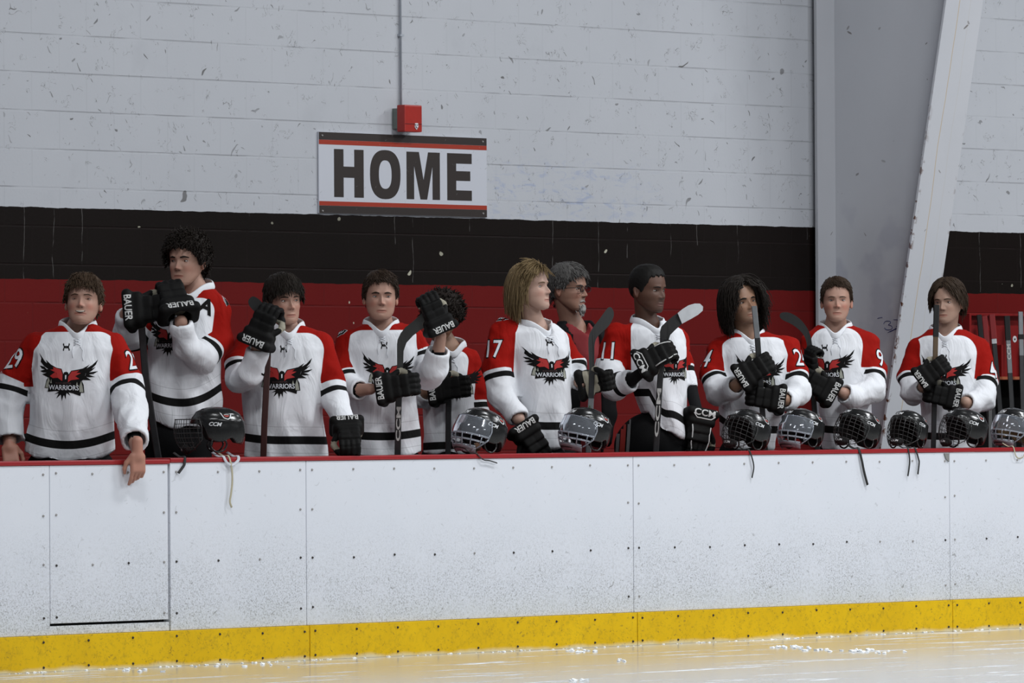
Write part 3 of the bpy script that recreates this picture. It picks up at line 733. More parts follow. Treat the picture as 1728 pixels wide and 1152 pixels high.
# ================================================================== head
ZK = V(.129, .124, .112, .090, .058, .025, .0, -.03, -.052, -.072, -.090, -.103, -.1115, -.1165)
WK = V(.004, .030, .051, .0665, .0750, .0765, .0755, .0715, .0655, .0595, .0500, .0400, .0265, .0004)
FK = V(.004, .030, .052, .0720, .0860, .0920, .0885, .0885, .087, .0855, .0850, .0825, .0760, .0590)
BK = V(.012, .040, .064, .0850, .0985, .1010, .0970, .0800, .0560, .030, -.000, -.022, -.040, -.0586)
def cub(x, xs, ys):   # smooth monotone-ish interpolation
    xs = xs[::-1]; ys = ys[::-1]; m_ = np.gradient(ys, xs); i = np.clip(np.searchsorted(xs, x)-1, 0, len(xs)-2); h = xs[i+1]-xs[i]; t = np.clip((x-xs[i])/h, 0, 1)
    return (2*t**3-3*t**2+1)*ys[i]+(t**3-2*t**2+t)*h*m_[i]+(-2*t**3+3*t**2)*ys[i+1]+(t**3-t**2)*h*m_[i+1]
def gau(a, s): return np.exp(-(a/s)**2)
def head_pts(az, z, hp):
    wj = hp.get('jaw', 1.0); w = cub(z, ZK, WK)*np.where(z < -.02, 1+(wj-1)*np.clip(-(z+.02)/.06, 0, 1), 1)*hp.get('wide', 1)
    f = cub(z, ZK, FK); b = cub(z, ZK, BK); y0 = np.interp(-z, [-.13, -.02, .05, .119], [.010, .012, .0, -.052])
    s, c = np.sin(az), np.cos(az); e = 2/2.25
    x = w*np.sign(s)*np.abs(s)**e
    y = np.where(c >= 0, y0-(f+y0)*np.abs(c)**e, y0+(b-y0)*np.abs(c)**(2/2.1))
    fr = np.clip(c*1.6, 0, 1); ax_ = np.abs(x); d = np.zeros_like(x)
    nz = hp.get('nose', 1.0)
    hgt = np.interp(-z, [-.02, -.006, .006, .017, .027, .035, .0405, .045], [0, .0030, .0085, .0150, .0205, .0220, .010, 0])*nz
    wid = np.interp(-z, [-.02, .0, .016, .028, .036, .042, .046], [.009, .0072, .0078, .0092, .0112, .0125, .0125])*hp.get('nosew', 1)
    d += hgt*gau(x, wid)
    d += .006*nz*(gau(ax_-.0125*hp.get('nosew', 1), .006)*gau(z+.0355, .0065))
    d -= .0105*gau(ax_-.031, .017)*gau(z-.001, .0125)
    d += hp.get('brow', 1)*.0050*gau(ax_-.028, .022)*gau(z-.020, .0085)
    d += .0035*gau(ax_-.043, .016)*gau(z+.030, .018)
    mw = hp.get('mouth', .025); mz = -.0705
    lip = np.clip(1-(ax_/mw)**2, 0, 1)**1.1
    d += lip*(.0040*gau(z-mz-.0055, .0050)+.0046*gau(z-mz+.0065, .0058)-.0030*gau(z-mz, .0022))
    d -= .0030*gau(x, .02)*gau(z+.079, .006)
    d += hp.get('chin', 1)*.0038*gau(x, .022)*gau(z+.094, .014)
    d += .002*gau(x, .004)*0
    y = y-d*fr
    x = x*(1-.10*gau(z-.005, .02)*np.clip(c, 0, 1)*gau(ax_-.065, .02))
    return np.stack([x, y, z], -1)
def make_head(hp):
    nu, nv = 128, 112
    t = 2*np.pi*np.arange(nu)/nu; az = t-.5*np.sin(t)
    u = np.linspace(0, 1, nv); z = .129-(.129+.119)*(.5-.5*np.cos(np.pi*(.5*u+.5*(.5-.5*np.cos(np.pi*u)))) if False else .5-.5*np.cos(np.pi*np.clip(u, 0, 1))**1.0 if False else u)
    # rows denser near the crown
    z = .129-.2455*(u-.055*np.sin(2*np.pi*u)*1.6-.0*u); z[-1] = -.1165
    A, Z = np.meshgrid(az, z, indexing='xy'); P = head_pts(A.ravel(), Z.ravel(), hp)
    fs = []
    I = np.arange(nv*nu).reshape(nv, nu); a = I[:-1]; b = I[1:]
    q = np.stack([a, b, np.roll(b, -1, 1), np.roll(a, -1, 1)], -1).reshape(-1, 4)
    P = relax(P, q[:, [0, 1, 2, 3]], 2, .4); return P, q, A.ravel()
def head_tint(P, az, hp):
    base = np.array(hp['skin']); n = len(P); c = np.tile(base, (n, 1)); x, y, z = P.T; ax_ = np.abs(x); fr = (np.cos(az) > .1)
    def mixc(m_, col, k=1):
        m_ = np.clip(m_*k, 0, 1)[:, None]; return c*(1-m_)+np.array(col)*m_
    c = mixc(fr*gau(ax_-.042, .018)*gau(z+.035, .018), base*V(1.15, .78, .75), hp.get('flush', .5))
    c = mixc(fr*gau(x, .014)*gau(z+.033, .012), base*V(1.12, .8, .76), hp.get('flush', .5))
    mw = hp.get('mouth', .025); mz = -.0705; lip = fr*np.clip(1.05-(ax_/mw)**2, 0, 1)**.5
    lc = np.array(hp.get('lip', base*V(.95, .58, .56)))
    c = mixc(np.clip(lip*1.3, 0, 1)*(gau(z-mz-.0032*lip, .0032)+gau(z-mz+.0048*lip, .0040)), lc, .80)
    c = mixc(lip*gau(z-mz, .0017), lc*.25, .9)
    c = mixc(fr*gau(ax_-.0075, .0042)*gau(z+.0430, .0028), base*.2, .9)   # nostrils
    st = hp.get('stubble', 0)
    if st:
        m_ = np.clip((-z-.038)/.02, 0, 1)*(1-np.clip(lip*2, 0, 1)*gau(z-mz, .012))*np.clip((.065-(-y)*0-ax_*0), 0, 1)/.065
        c = mixc(m_*np.clip(1.2-np.abs(az if True else 0)*0, 0, 1)*(np.cos(az) > -.2), np.array(hp.get('beardcol', (.06, .045, .035))), st)
    gb = hp.get('goatee', 0)
    if gb:
        m_ = fr*(np.clip(1.3-(ax_/.030)**2, 0, 1)*np.clip((-z-.046)/.006, 0, 1)*(1-lip*gau(z-mz, .011)))
        c = mixc(m_, np.array(hp['beardcol']), gb)
    return c
def ear_mesh(side, hp):
    n, m_ = 16, 12; vs = []
    for i in range(m_+1):
        ph = math.pi*i/m_
        for k in range(n):
            th = 2*math.pi*k/n; x = math.cos(ph); r = math.sin(ph); yy = r*math.cos(th); zz = r*math.sin(th)
            dent = .55*math.exp(-((yy+.1)/.5)**2-((zz-.05)/.55)**2) if x > 0 else 0
            X = .011*x-.011*dent; wz = 1 if zz > 0 else .9; wy = 1 if zz > 0 else .72
            vs.append((X, .0185*yy*wy, .0315*zz*wz))
    vs = np.array(vs); vs = vs @ roty(-6*D2R).T @ rotz(-24*D2R).T
    vs[:, 0] = vs[:, 0]+.0785*hp.get('wide', 1); vs += V(0, .016, -.010); vs[:, 1] += .15*(vs[:, 2]+.01)
    fs = []
    for i in range(m_):
        for k in range(n): a = i*n+k; b = i*n+(k+1) % n; fs.append((a, b, b+n, a+n))
    fs = np.array(fs)
    if side < 0: vs[:, 0] *= -1; fs = fs[:, ::-1]
    return vs, fs
def tube_np(pts, rad, n=6, flat=None):
    bm = bmesh.new(); add_tube(bm, pts, rad, n, flat=flat); bmesh.ops.triangulate(bm, faces=[f for f in bm.faces if len(f.verts) > 4]); bm.verts.index_update()
    vs = np.array([v.co[:] for v in bm.verts]); fs = [[v.index for v in f.verts] for f in bm.faces]; bm.free()
    return vs, np.array([f if len(f) == 4 else f+[f[-1]] for f in fs])
EYEM = {}
def eye_mat(iris):
    if iris not in EYEM:
        M = NT('eye', .12, .5); X, Y, Z = M.xyz(); gx = M.attr('gaze_x')
        r = M.math('SQRT', M.math('ADD', M.math('POWER', M.math('SUBTRACT', X, gx), 2), M.math('POWER', M.math('MULTIPLY', Z, 1.0), 2)))
        ir = M.math('SUBTRACT', 1, M.ramp(r, .0050, .0060)); pu = M.math('SUBTRACT', 1, M.ramp(r, .0022, .0028))
        M.base(M.mix(pu, M.mix(ir, (.50, .47, .45), iris), (.004, .004, .004))); EYEM[iris] = M.m
    return EYEM[iris]
HAIRM = {}
def hair_mat(col):
    if col not in HAIRM:
        M = NT('hair', .62, .18); co = M.co()
        n = M.noise(M.map(co, (1, 1, .25)), 130, 3)
        M.base(M.mix(n, tuple(c*.4 for c in col), tuple(min(1, c*1.05) for c in col))); HAIRM[col] = M.m
    return HAIRM[col]
def surf_normal(P, hp): 
    q = P/np.array([.077, .098, .124])**2; return q/np.linalg.norm(q)
def make_hair(hp, parent, Rm, org, name='hair'):
    st = hp['hair']; rs = random.Random(hp.get('seed', 1)); nr = np.random.RandomState(hp.get('seed', 1))
    # hairline: z as a function of |az| in degrees
    A_ = V(*[a for a, _ in st['line']]); L_ = V(*[l for _, l in st['line']])
    line = lambda az: np.interp(np.abs(np.degrees(az)), A_, L_)
    nu, nv = 110, 70; az = -np.pi+2*np.pi*np.arange(nu)/nu; u = np.linspace(0, 1, nv)
    rows = []
    th = st['thick']; sd = hp.get('seed', 1)
    for ui in u:
        zl = line(az)+.004*np.sin(az*17+sd)+.003*np.sin(az*41); z = .129-(.129-zl)*ui**.85
        P = head_pts(az, z, dict(hp, nose=0)); N = P/np.array([.077, .098, .124])**2; N /= np.linalg.norm(N, axis=1, keepdims=True)
        tk = th*np.interp(ui, [0, .5, .9, 1], [1, 1, .75, .10])*np.interp(np.abs(np.degrees(az)), st.get('thaz', ([0, 180], [1, 1]))[0], st.get('thaz', ([0, 180], [1, 1]))[1])
        P = P+N*(tk+.001)[:, None]*(1+st.get('lump', .25)*waves(P, sd, st.get('lf', 60), 5))[:, None]
        P[:, 1] -= st.get('fwd', 0)*np.clip(np.cos(az), 0, 1)*(1-abs(ui-.6))
        rows.append(P)
    P = np.concatenate(rows); I = np.arange(nv*nu).reshape(nv, nu); a = I[:-1]; b = I[1:]
    fs = [np.stack([a, b, np.roll(b, -1, 1), np.roll(a, -1, 1)], -1).reshape(-1, 4)[:, ::1]]; allv = [P]; off = len(P)
    # locks
    R3 = np.array([.079, .101, .128])
    def lock(p0, d0, ln, r0, grav, curl, n=7, sides=4, hug=.004):
        nonlocal off
        pts = [np.array(p0)]; d = np.array(d0, float); ph = rs.random()*6.28; ax2 = nr.randn(3)
        for i in range(n):
            d = d+np.array([0, 0, -1])*grav+curl*np.array([math.sin(ph+i*1.9), math.cos(ph+i*1.9), .3*math.sin(ph+i)])
            d /= np.linalg.norm(d); p = pts[-1]+d*ln/n
            k = np.linalg.norm((p-V(0, 0, .003))/(R3+hug))
            if k < 1 and p[2] > -.07: p = (p-V(0, 0, .003))/k+V(0, 0, .003)
            cl = st.get('clear')
            if cl and p[1] < -.035 and p[2] < cl[1] and abs(p[0]) < cl[0]: p[0] = math.copysign(cl[0]+.004, pts[0][0] if abs(pts[0][0]) > .004 else d0[0])
            pts.append(p)
        rr = [r0*(1-.75*(i/n)**1.5) for i in range(n+1)]
        v, f = tube_np(pts, rr, sides); allv.append(v); fs.append(f+off); off += len(v)
    for k in range(st.get('n', 300)):
        a_ = rs.uniform(-180, 180)
        if st.get('front') and rs.random() < st['front']: a_ = rs.gauss(0, 38)
        a_ *= D2R; zl = float(line(a_)); ui = rs.random()**1.0*.97; z = .127-(.127-zl)*ui
        p = head_pts(np.array([a_]), np.array([z]), dict(hp, nose=0))[0]; N = surf_normal(p, hp)
        tang = np.array([math.sin(a_), -math.cos(a_), 0])*st.get('radial', .5)+np.array([0, 0, -1])*(.3+ui)
        fl = V(*(st['flow'](a_/D2R) if callable(st.get('flow')) else st.get('flow', (0, -.2, 0))))
        tang = tang+fl; tang -= N*(tang @ N); tang /= max(np.linalg.norm(tang), 1e-6)
        ln = st['len'](a_/D2R, ui) if callable(st['len']) else st['len']
        lock(p+N*th*rs.uniform(.75, 1.15), tang+N*st.get('lift', .25)*(st.get('lt', .5)+(1-st.get('lt', .5))*min(1, ui*1.6))*rs.uniform(.3, 1.3)+nr.randn(3)*st.get('mess', .15), ln*rs.uniform(.7, 1.15), st.get('r', .0035)*rs.uniform(.7, 1.3), (st['grav'](a_/D2R) if callable(st.get('grav')) else st.get('grav', .05)), st.get('curl', 0)*(st.get('lt', 1)+(1-st.get('lt', 1))*ui), st.get('seg', 6), hug=th*1.05)
    vs = np.concatenate(allv) @ Rm.T+org; return grid_obj(name, vs*1, np.concatenate(fs), hair_mat(hp['haircol']), parent)

# ================================================================== hands and gloves
def glove_fn(P, pose):
    # x = towards the fingers, z = back of the hand, y = thumb side
    d = rbox(P, (-.050, 0, .008), (.052, .070, .050), .030)
    d = smin(d, rbox(P, (-.080, 0, .010), (.026, .082, .058), .022), .012)
    d = smin(d, rbox(P, (.018, .018, .016), (.028, .030, .030), .014), .006)
    d = smin(d, rbox(P, (.018, -.030, .016), (.028, .026, .030), .014), .006)
    d = smin(d, rbox(P, (.068, .018, .016), (.026, .030, .026), .013), .005)
    d = smin(d, rbox(P, (.068, -.030, .014), (.026, .026, .025), .013), .005)
    ys = (.036, .012, -.013, -.037)
    if pose == 'grip': seg = [((.098, .012), (.122, .006)), ((.134, -.008), (.136, -.034)), ((.122, -.052), (.098, -.060)), ((.082, -.052), (.075, -.045))]
    elif pose == 'relax': seg = [((.098, .012), (.130, .006)), ((.148, -.004), (.166, -.022)), ((.170, -.036), (.166, -.056))]
    else: seg = [((.098, .014), (.134, .014)), ((.148, .010), (.174, .000)), ((.184, -.008), (.196, -.020))]
    for i, y in enumerate(ys):
        sc = (1, 1.04, 1, .88)[i]
        for (a, b) in seg:
            A = (.09+(a[0]-.09)*sc, y, a[1]); B = (.09+(b[0]-.09)*sc, y*1.02, b[1])
            d = smin(d, cap(P, A, B, .0145, .0135), .0035)
    if pose == 'grip': T = [((.0, .052, -.004), (.030, .068, -.022)), ((.045, .070, -.034), (.075, .056, -.050)), ((.085, .050, -.054), (.102, .036, -.058))]
    else: T = [((.0, .055, -.004), (.035, .080, -.014)), ((.048, .086, -.020), (.078, .092, -.030)), ((.088, .092, -.034), (.104, .088, -.040))]
    for a, b in T: d = smin(d, cap(P, a, b, .0165, .015), .004)
    d = np.maximum(d, -cap(P, (-.16, 0, .004), (-.055, 0, .004), .045))   # cuff opening
    return d
_gl = {}
def glove_data(pose):
    if pose not in _gl:
        v, f = nets(lambda P: glove_fn(P, pose), (-.125, -.10, -.10), (.225, .125, .085), .0055); v = relax(v, f, 1); _gl[pose] = (v*V(.88, 1.12, 1.05), f)
    return _gl[pose]
def make_glove(par, wrist, ux, uz, pose='grip', side=1, scale=1.0, text='BAUER', flip=False, piping=False, parent_label=None):
    # wrist point, ux finger direction, uz back of hand direction, all in the person's frame
    ux = np.array(ux, float); ux /= np.linalg.norm(ux); uz = np.array(uz, float); uz -= ux*(uz @ ux); uz /= np.linalg.norm(uz); uy = np.cross(uz, ux)
    v, f = glove_data(pose); v = v*V(1, side, 1)
    if side < 0: f = f[:, ::-1]
    Rm = np.stack([ux, uy, uz], 1)*scale; org = np.array(wrist, float)
    tan_ = (v[:, 2] < -.012) & (v[:, 0] < .072) & (v[:, 0] > -.04) & (v[:, 2] > -.048)
    fm = tan_[f].all(1).astype(int)
    g = grid_obj('glove', v @ Rm.T+org, f, [GL_BLK, GL_TAN], par, fmat=fm)
    b = bvh_of(v, f)
    # lettering across the cuff, runs along y
    k = -1 if flip else 1
    if text:
        t = text_mesh(text, .030, .022, .0); sc = min(1.45, .118/(t[0][:, 0].max()-t[0][:, 0].min())); t = (t[0]*V(sc, 1), t[1])
        mp = ray_map(b, (-.064, 0, .2), (0, k, 0), (-k, 0, 0), (0, 0, -1), 0, .4)
        o = drape('cuff_lettering', [(t[0], t[1], 0, .0012)], [GL_WHT], g, lambda u_, v_: (lambda r: None if r is None else (Vector(tuple((Rm @ np.array(r[0]))+org)), Vector(tuple(Rm @ np.array(r[1])/scale))))(mp(u_, v_)), .012)
    if piping:
        bm = bmesh.new()
        tr = lambda p: tuple(Rm @ np.array(p)+org)
        def line(pts, r=.0032):
            q = []
            for x, y in pts:
                h = b.ray_cast(Vector((x, y*side, .2)), Vector((0, 0, -1)), .4)
                if h[0] is not None: q.append(tr((h[0].x, h[0].y, h[0].z+.001)))
            if len(q) > 1: add_tube(bm, q, r, 6)
        line([(.0, .05), (.02, .055), (.045, .045), (.07, .045), (.095, .045), (.115, .04), (.125, .037)])
        line([(.0, -.055), (.03, -.052), (.06, -.05), (.09, -.048), (.115, -.04), (.125, -.038)])
        line([(-.085, .068), (-.05, .06), (-.035, .04), (-.035, 0), (-.035, -.04), (-.055, -.06)])
        bm_obj('piping', bm, GL_WHT, g)
    return g
def hand_fn(P, pose):
    d = rbox(P, (.045, 0, 0), (.046, .040, .014), .013)
    d = smin(d, cap(P, (-.06, 0, 0), (.01, 0, 0), .027, .026), .02)
    ln = (.066, .074, .070, .056)
    for i, y in enumerate((.030, .010, -.010, -.029)):
        L = ln[i]; a = V(.085, y, 0); c = (.20, .32, .42, .5)[i]*(1.6 if pose == 'droop' else .8)
        b1 = a+V(L*.48*math.cos(c), y*.05, -L*.48*math.sin(c)); b2 = b1+V(L*.30*math.cos(c*2.0), 0, -L*.30*math.sin(c*2.0)); b3 = b2+V(L*.24*math.cos(c*2.6), 0, -L*.24*math.sin(c*2.6))
        f = smin(smin(cap(P, a, b1, .0100, .0092), cap(P, b1, b2, .0092, .0086), .003), cap(P, b2, b3, .0086, .0074), .003); d = smin(d, f, .0045)
    t1 = V(.012, .028, -.004); t2 = V(.040, .052, -.016); t3 = V(.068, .058, -.026); t4 = V(.088, .054, -.032)
    d = smin(d, smin(smin(cap(P, t1, t2, .015, .0115), cap(P, t2, t3, .0115, .0100), .004), cap(P, t3, t4, .0100, .0078), .004), .008)
    return d
# ================================================================== a person
RH = V(math.cos(YAW), -math.sin(YAW), 0); BH = V(math.sin(YAW), math.cos(YAW), 0)
MW = np.stack([RH, BH, V(0, 0, 1)], 1)
def person(sp):
    cx = sp['cx']; O = on_y(cx, 770, sp['Y']); D0 = dep_of(O); O[2] = FL; mpp = D0/FPX
    def L(px, py, dy=0): return MW.T @ (on_dep(px, py, D0+dy)-O)
    hp = sp['head']; rowsT = sp['torso']
    rz = np.array([L(cx, r[0])[2] for r in rowsT]); rc = np.array([(L(r[1], r[0])[0]+L(r[2], r[0])[0])/2 for r in rowsT]); ra = np.array([(r[2]-r[1])/2*mpp for r in rowsT])
    rb = np.array([r[3] for r in rowsT]); ry = np.array([r[4] if len(r) > 4 else 0 for r in rowsT])
    o_ = np.argsort(rz); rz, rc, ra, rb, ry = rz[o_], rc[o_], ra[o_], rb[o_], ry[o_]
    hm = sp['hem']   # (mid y, left y, right y) in the photo
    zm, zl, zr = (L(cx, v)[2] for v in hm); xlo, xhi = rc[0]-ra[0], rc[0]+ra[0]
    def zhem(x):
        t = np.clip((x-(xlo+xhi)/2)/((xhi-xlo)/2), -1, 1); return zm+np.where(t < 0, (zl-zm), (zr-zm))*t*t
    ztop = rz[-1]
    def dT(P, top=True):
        z = P[:, 2]; c = np.interp(z, rz, rc); a = np.interp(z, rz, ra); b = np.interp(z, rz, rb); y0 = np.interp(z, rz, ry)
        n = 2.5; d = ((np.abs(P[:, 0]-c)/a)**n+(np.abs(P[:, 1]-y0)/b)**n)**(1/n)-1; d = d*np.minimum(a, b)
        return np.maximum(d, z-ztop)
    arms = []
    for a in sp['arms']:
        pts = [L(p[0], p[1], p[2]) for p in a['p']]; r = [p[3]*mpp for p in a['p']]
        arms.append(dict(pts=pts, r=r, red=a['red']*mpp, gap=a.get('gap', 13)*mpp, wrist=L(*a['wrist']) if 'wrist' in a else pts[-1]))
    if sp.get('ext'):
        for A in arms:
            d_ = A['wrist']-A['pts'][-1]
            if np.linalg.norm(d_) > .02: A['pts'].append(A['pts'][-1]+d_*.8); A['r'].append(A['r'][-1]*.93)
    nb = L(*sp['neck']); nyaw = sp.get('yaw', 0)*D2R
    Fd = V(math.sin(nyaw), -math.cos(nyaw), 0); Ud = V(math.cos(nyaw), math.sin(nyaw), 0)
    def dA(P):
        best = np.full(len(P), 9.); s = np.zeros(len(P)); red = np.zeros(len(P)); gp = np.zeros(len(P))
        for A in arms:
            acc = 0; ws = 1e-9; sv = 0; bd = np.full(len(P), 9.)
            for i in range(len(A['pts'])-1):
                a, b = A['pts'][i], A['pts'][i+1]; ab = b-a; ln = np.linalg.norm(ab); t = np.clip(((P-a) @ ab)/(ln*ln), 0, 1)
                d = np.linalg.norm(P-(a+t[:, None]*ab), axis=1)-(A['r'][i]+(A['r'][i+1]-A['r'][i])*t)
                wt = np.exp(-np.clip(d, -.05, .4)/.008); ws = ws+wt; sv = sv+wt*(acc+t*ln); bd = np.minimum(bd, d); acc += ln
            m = bd < best; best = np.where(m, bd, best); s = np.where(m, sv/ws, s); red = np.where(m, A['red'], red); gp = np.where(m, A['gap'], gp)
        return best, s, red, gp
    sh = [A['pts'][0] for A in arms]
    def fj(P):
        d = dT(P)
        for k, A in enumerate(arms):
            a0 = nb+V(0, .02, -.078)+(A['pts'][0]-nb)*V(.25, .25, 0)
            d = smin(d, cap(P, a0, A['pts'][0], .060, A['r'][0]*.95), .05)
        for A in arms:
            da = 9
            for i in range(len(A['pts'])-1):
                c_ = cap(P, A['pts'][i], A['pts'][i+1], A['r'][i], A['r'][i+1]); da = c_ if i == 0 else smin(da, c_, .02)
            # flat cuff end
            e = A['pts'][-1]; t = e-A['pts'][-2]; t /= np.linalg.norm(t); cut = (P-e) @ t
            near = np.linalg.norm(P-e, axis=1) < A['r'][-1]*1.6
            da = np.where(near, np.maximum(da, cut), da)
            inner = cap(P, e-t*.03, e+t*.1, A['r'][-1]*.72); da = np.maximum(da, np.where(near, -inner, -9))
            d = smin(d, da, .014)
        d = np.maximum(d, zhem(P[:, 0])-P[:, 2])
        hole = smin(cap(P, nb+V(0, .015, -.03), nb+V(0, .03, .15), .070, .085), cap(P, nb+Fd*.03+V(0, 0, .02), nb+Fd*.14+V(0, 0, -.042), .055, .018), .02)
        return np.maximum(d, -hole)
    body_pts = [p for A in arms for p in A['pts']]
    lo = np.min(body_pts+[V(xlo, -.2, min(zm, zl, zr))], 0)-V(.13, .12, .03); hi = np.max(body_pts+[V(xhi, .2, nb[2])], 0)+V(.13, .14, .07)
    vs, fs = nets(fj, lo, hi, .0095); vs = relax(vs, fs, 4)
    N = vnormals(vs, fs); seed = sp['seed']
    da, s, red, gp = dA(vs); dt = dT(vs); w = dt-da
    # folds
    Pf = vs*V(1, 1, .62); armm = np.clip(w/.02, 0, 1)
    dis = .0070*waves(Pf, seed, 13, 4)+.0055*waves(Pf, seed+1, 24, 4, True)
    dis += armm*.0065*waves(vs, seed+2, 32, 4, True)
    tz = np.clip((zm+.42-vs[:, 2])/.3, 0, 1)*(1-armm); dis += tz*.009*np.sin(vs[:, 0]*42+3*np.sin(vs[:, 2]*6+seed)+seed)
    # chest stays smoother
    for A in arms: dis = dis*np.clip(np.linalg.norm(vs-A['pts'][-1], axis=1)/.09-.5, .15, 1)
    vs = vs+N*dis[:, None]
    # attributes
    pn = sp['panel']; pc = (L(pn[0], pn[2])[0]+L(pn[1], pn[2])[0])/2; hw = (pn[1]-pn[0])/2*mpp; zt = L(cx, pn[2])[2]; zbt = L(cx, pn[3])[2]; rr = sp.get('prad', 34)*mpp
    # in the panel test, x is taken on the torso itself
    taper = np.clip((zt-vs[:, 2]), 0, .4)*sp.get('taper', .12)
    qx = np.abs(vs[:, 0]-pc)-(hw-taper)+rr; qz = vs[:, 2]-zt+rr
    po = np.sqrt(np.maximum(qx, 0)**2+np.maximum(qz, 0)**2)+np.minimum(np.maximum(qx, qz), 0)-rr
    mred = np.maximum(np.minimum(np.minimum(po, vs[:, 2]-zbt), (.020-w)), np.minimum(w*2-.004, red-s))
    # the lower sleeve lies over the body: it is white or banded there
    along = s-red-gp; hemv = vs[:, 2]-zhem(vs[:, 0])-sp.get('stripe', .085)
    root_label = sp['label']
    # ---- body (skin) : head, neck, torso, arms, legs
    sc = sp.get('hs', 1.02); hy, hpch, hr = (v*D2R for v in sp['face'])
    Rm = rotz(hy) @ rotx(-hpch) @ roty(hr)
    E = L(*sp['eyes']); org = E-Rm @ V(0, -.088, 0)*sc; org[1] = nb[1]+sp.get('hdy', -.025)
    hp = dict(hp); HP, hf, haz = make_head(hp)
    tint = head_tint(HP, haz, hp); headv = (HP*sc) @ Rm.T+org
    hb = bvh_of(HP, hf)
    parts = [(headv, hf, tint)]
    for sd in (1, -1):
        ev, ef = ear_mesh(sd, hp); parts.append(((ev*sc) @ Rm.T+org, ef, np.tile(np.array(hp['skin'])*V(1.05, .86, .82), (len(ev), 1))))
    hipz = max(.86, min(1.0, zm-.02+0)); hc = V(rc[0], ry[0], 0)
    hipz = min(hipz, zm-.0); pa = ra[0]
    if 'pants' in sp: hc = V((L(sp['pants'][0], 760)[0]+L(sp['pants'][1], 760)[0])/2, ry[0], 0); pa = (sp['pants'][1]-sp['pants'][0])/2*mpp
    legs = []
    for k in (-1, 1):
        lo_ = min(.10, pa*.46); legs.append([hc+V(lo_*k, 0, hipz-.06), hc+V((lo_+.02)*k, -.03, hipz*.53), hc+V(.13*k, .0, .10), hc+V(.135*k, -.12, .045)])
    def fb(P):
        d = cap(P, org+Rm @ V(0, .030, -.045)*sc, nb+V(0, .03, -.03), .052, .060)
        d = smin(d, cap(P, nb+V(0, .02, -.03), nb+V(0, .02, -.09), .06, .11), .05)
        zz = nb[2]
        cw = max(.10, .13); 
        c0 = V(np.interp(zz-.15, rz, rc), np.interp(zz-.15, rz, ry), zz-.17); c1 = V(rc[0], ry[0], hipz)
        d = smin(d, ell(P, c0+V(0, .01, -.03), (min(.15, ra.max()*.7), .105, .16)), .04); d = smin(d, cap(P, c0+V(0, 0, -.1), c1, .105, .11), .05)
        d = smin(d, ell(P, c1, (.15, .11, .10)), .04)
        for A in arms:
            d = smin(d, cap(P, c0+V(0, 0, .08), A['pts'][0], .05, .045), .03)
            q = A['pts']+[A['wrist']]
            for i in range(len(q)-1): d = smin(d, cap(P, q[i], q[i+1], .042-.016*i/len(q), .042-.016*(i+1)/len(q)), .01)
        for lg in legs:
            d = smin(d, smin(cap(P, lg[0], lg[1], .085, .058), cap(P, lg[1], lg[2], .056, .045), .03), .03); d = smin(d, cap(P, lg[2]+V(0, .02, -.055), lg[3], .045, .038), .03)
        return np.maximum(d, -P[:, 2]+.0)
    blo = np.minimum(lo, hc+V(-.24, -.2, 0)); blo[2] = -.012; bhi = np.maximum(hi, org+V(.1, .12, 0)); bhi[2] = max(bhi[2], org[2])
    for A in arms: blo = np.minimum(blo, A['wrist']-.06); bhi = np.maximum(bhi, A['wrist']+.06)
    blo[2] = -.012
    bv, bf = nets(fb, blo, bhi, .012)
    isk = np.tile(np.array(hp['skin']), (len(bv), 1))
    parts.append((bv, bf, isk))
    for h_ in sp.get('hands', []):
        ux = np.array(h_['dir'], float); ux /= np.linalg.norm(ux); uz = np.array(h_['back'], float); uz -= ux*(uz @ ux); uz /= np.linalg.norm(uz); uy = np.cross(uz, ux)
        hv, hf2 = nets(lambda P: hand_fn(P, h_.get('pose', 'droop')), (-.09, -.06, -.14), (.23, .085, .035), .004)
        sd = h_.get('side', 1); hv = hv*V(1, sd, 1); hf2 = hf2 if sd > 0 else hf2[:, ::-1]
        parts.append((hv @ np.stack([ux, uy, uz], 1).T+L(*h_['at']), hf2, np.tile(np.array(hp['skin'])*V(1.08, .88, .84), (len(hv), 1))))
    # eyelids and mouth details joined to the head
    def surf(x, z):
        h_ = hb.ray_cast(Vector((x, -.3, z)), Vector((0, 1, 0)), .4); return h_[0].y if h_[0] is not None else -.08
    eo = hp.get('open', 1.0); EX = .0312; EZ = .001; RX, RY, RZ = .0148, .0125, .0072*(.45+.55*eo)
    for sd in (-1, 1):
        ys = surf(sd*EX, EZ); cy = ys+RY-.0045
        def ey(x, z):
            q = 1-((x-sd*EX)/RX)**2-((z-EZ)/RZ)**2; return cy-RY*math.sqrt(max(q, .12))
        for (hh, r_, cz) in ((.0058*eo, .0021, .0), (-.0048*eo, .0013, 0)):
            pts = []
            for i in range(9):
                t = -1+i/4; x = sd*EX+.0125*t; z = EZ+hh*(1-t*t); pts.append(V(x, min(ey(x, z), surf(x, z))-.0004, z))
            v, f = tube_np(pts, [r_*(.55+.45*math.sin(math.pi*i/8)) for i in range(9)], 6)
            parts.append(((v*sc) @ Rm.T+org, f, np.tile(np.array(hp['skin'])*V(.82, .72, .70), (len(v), 1))))
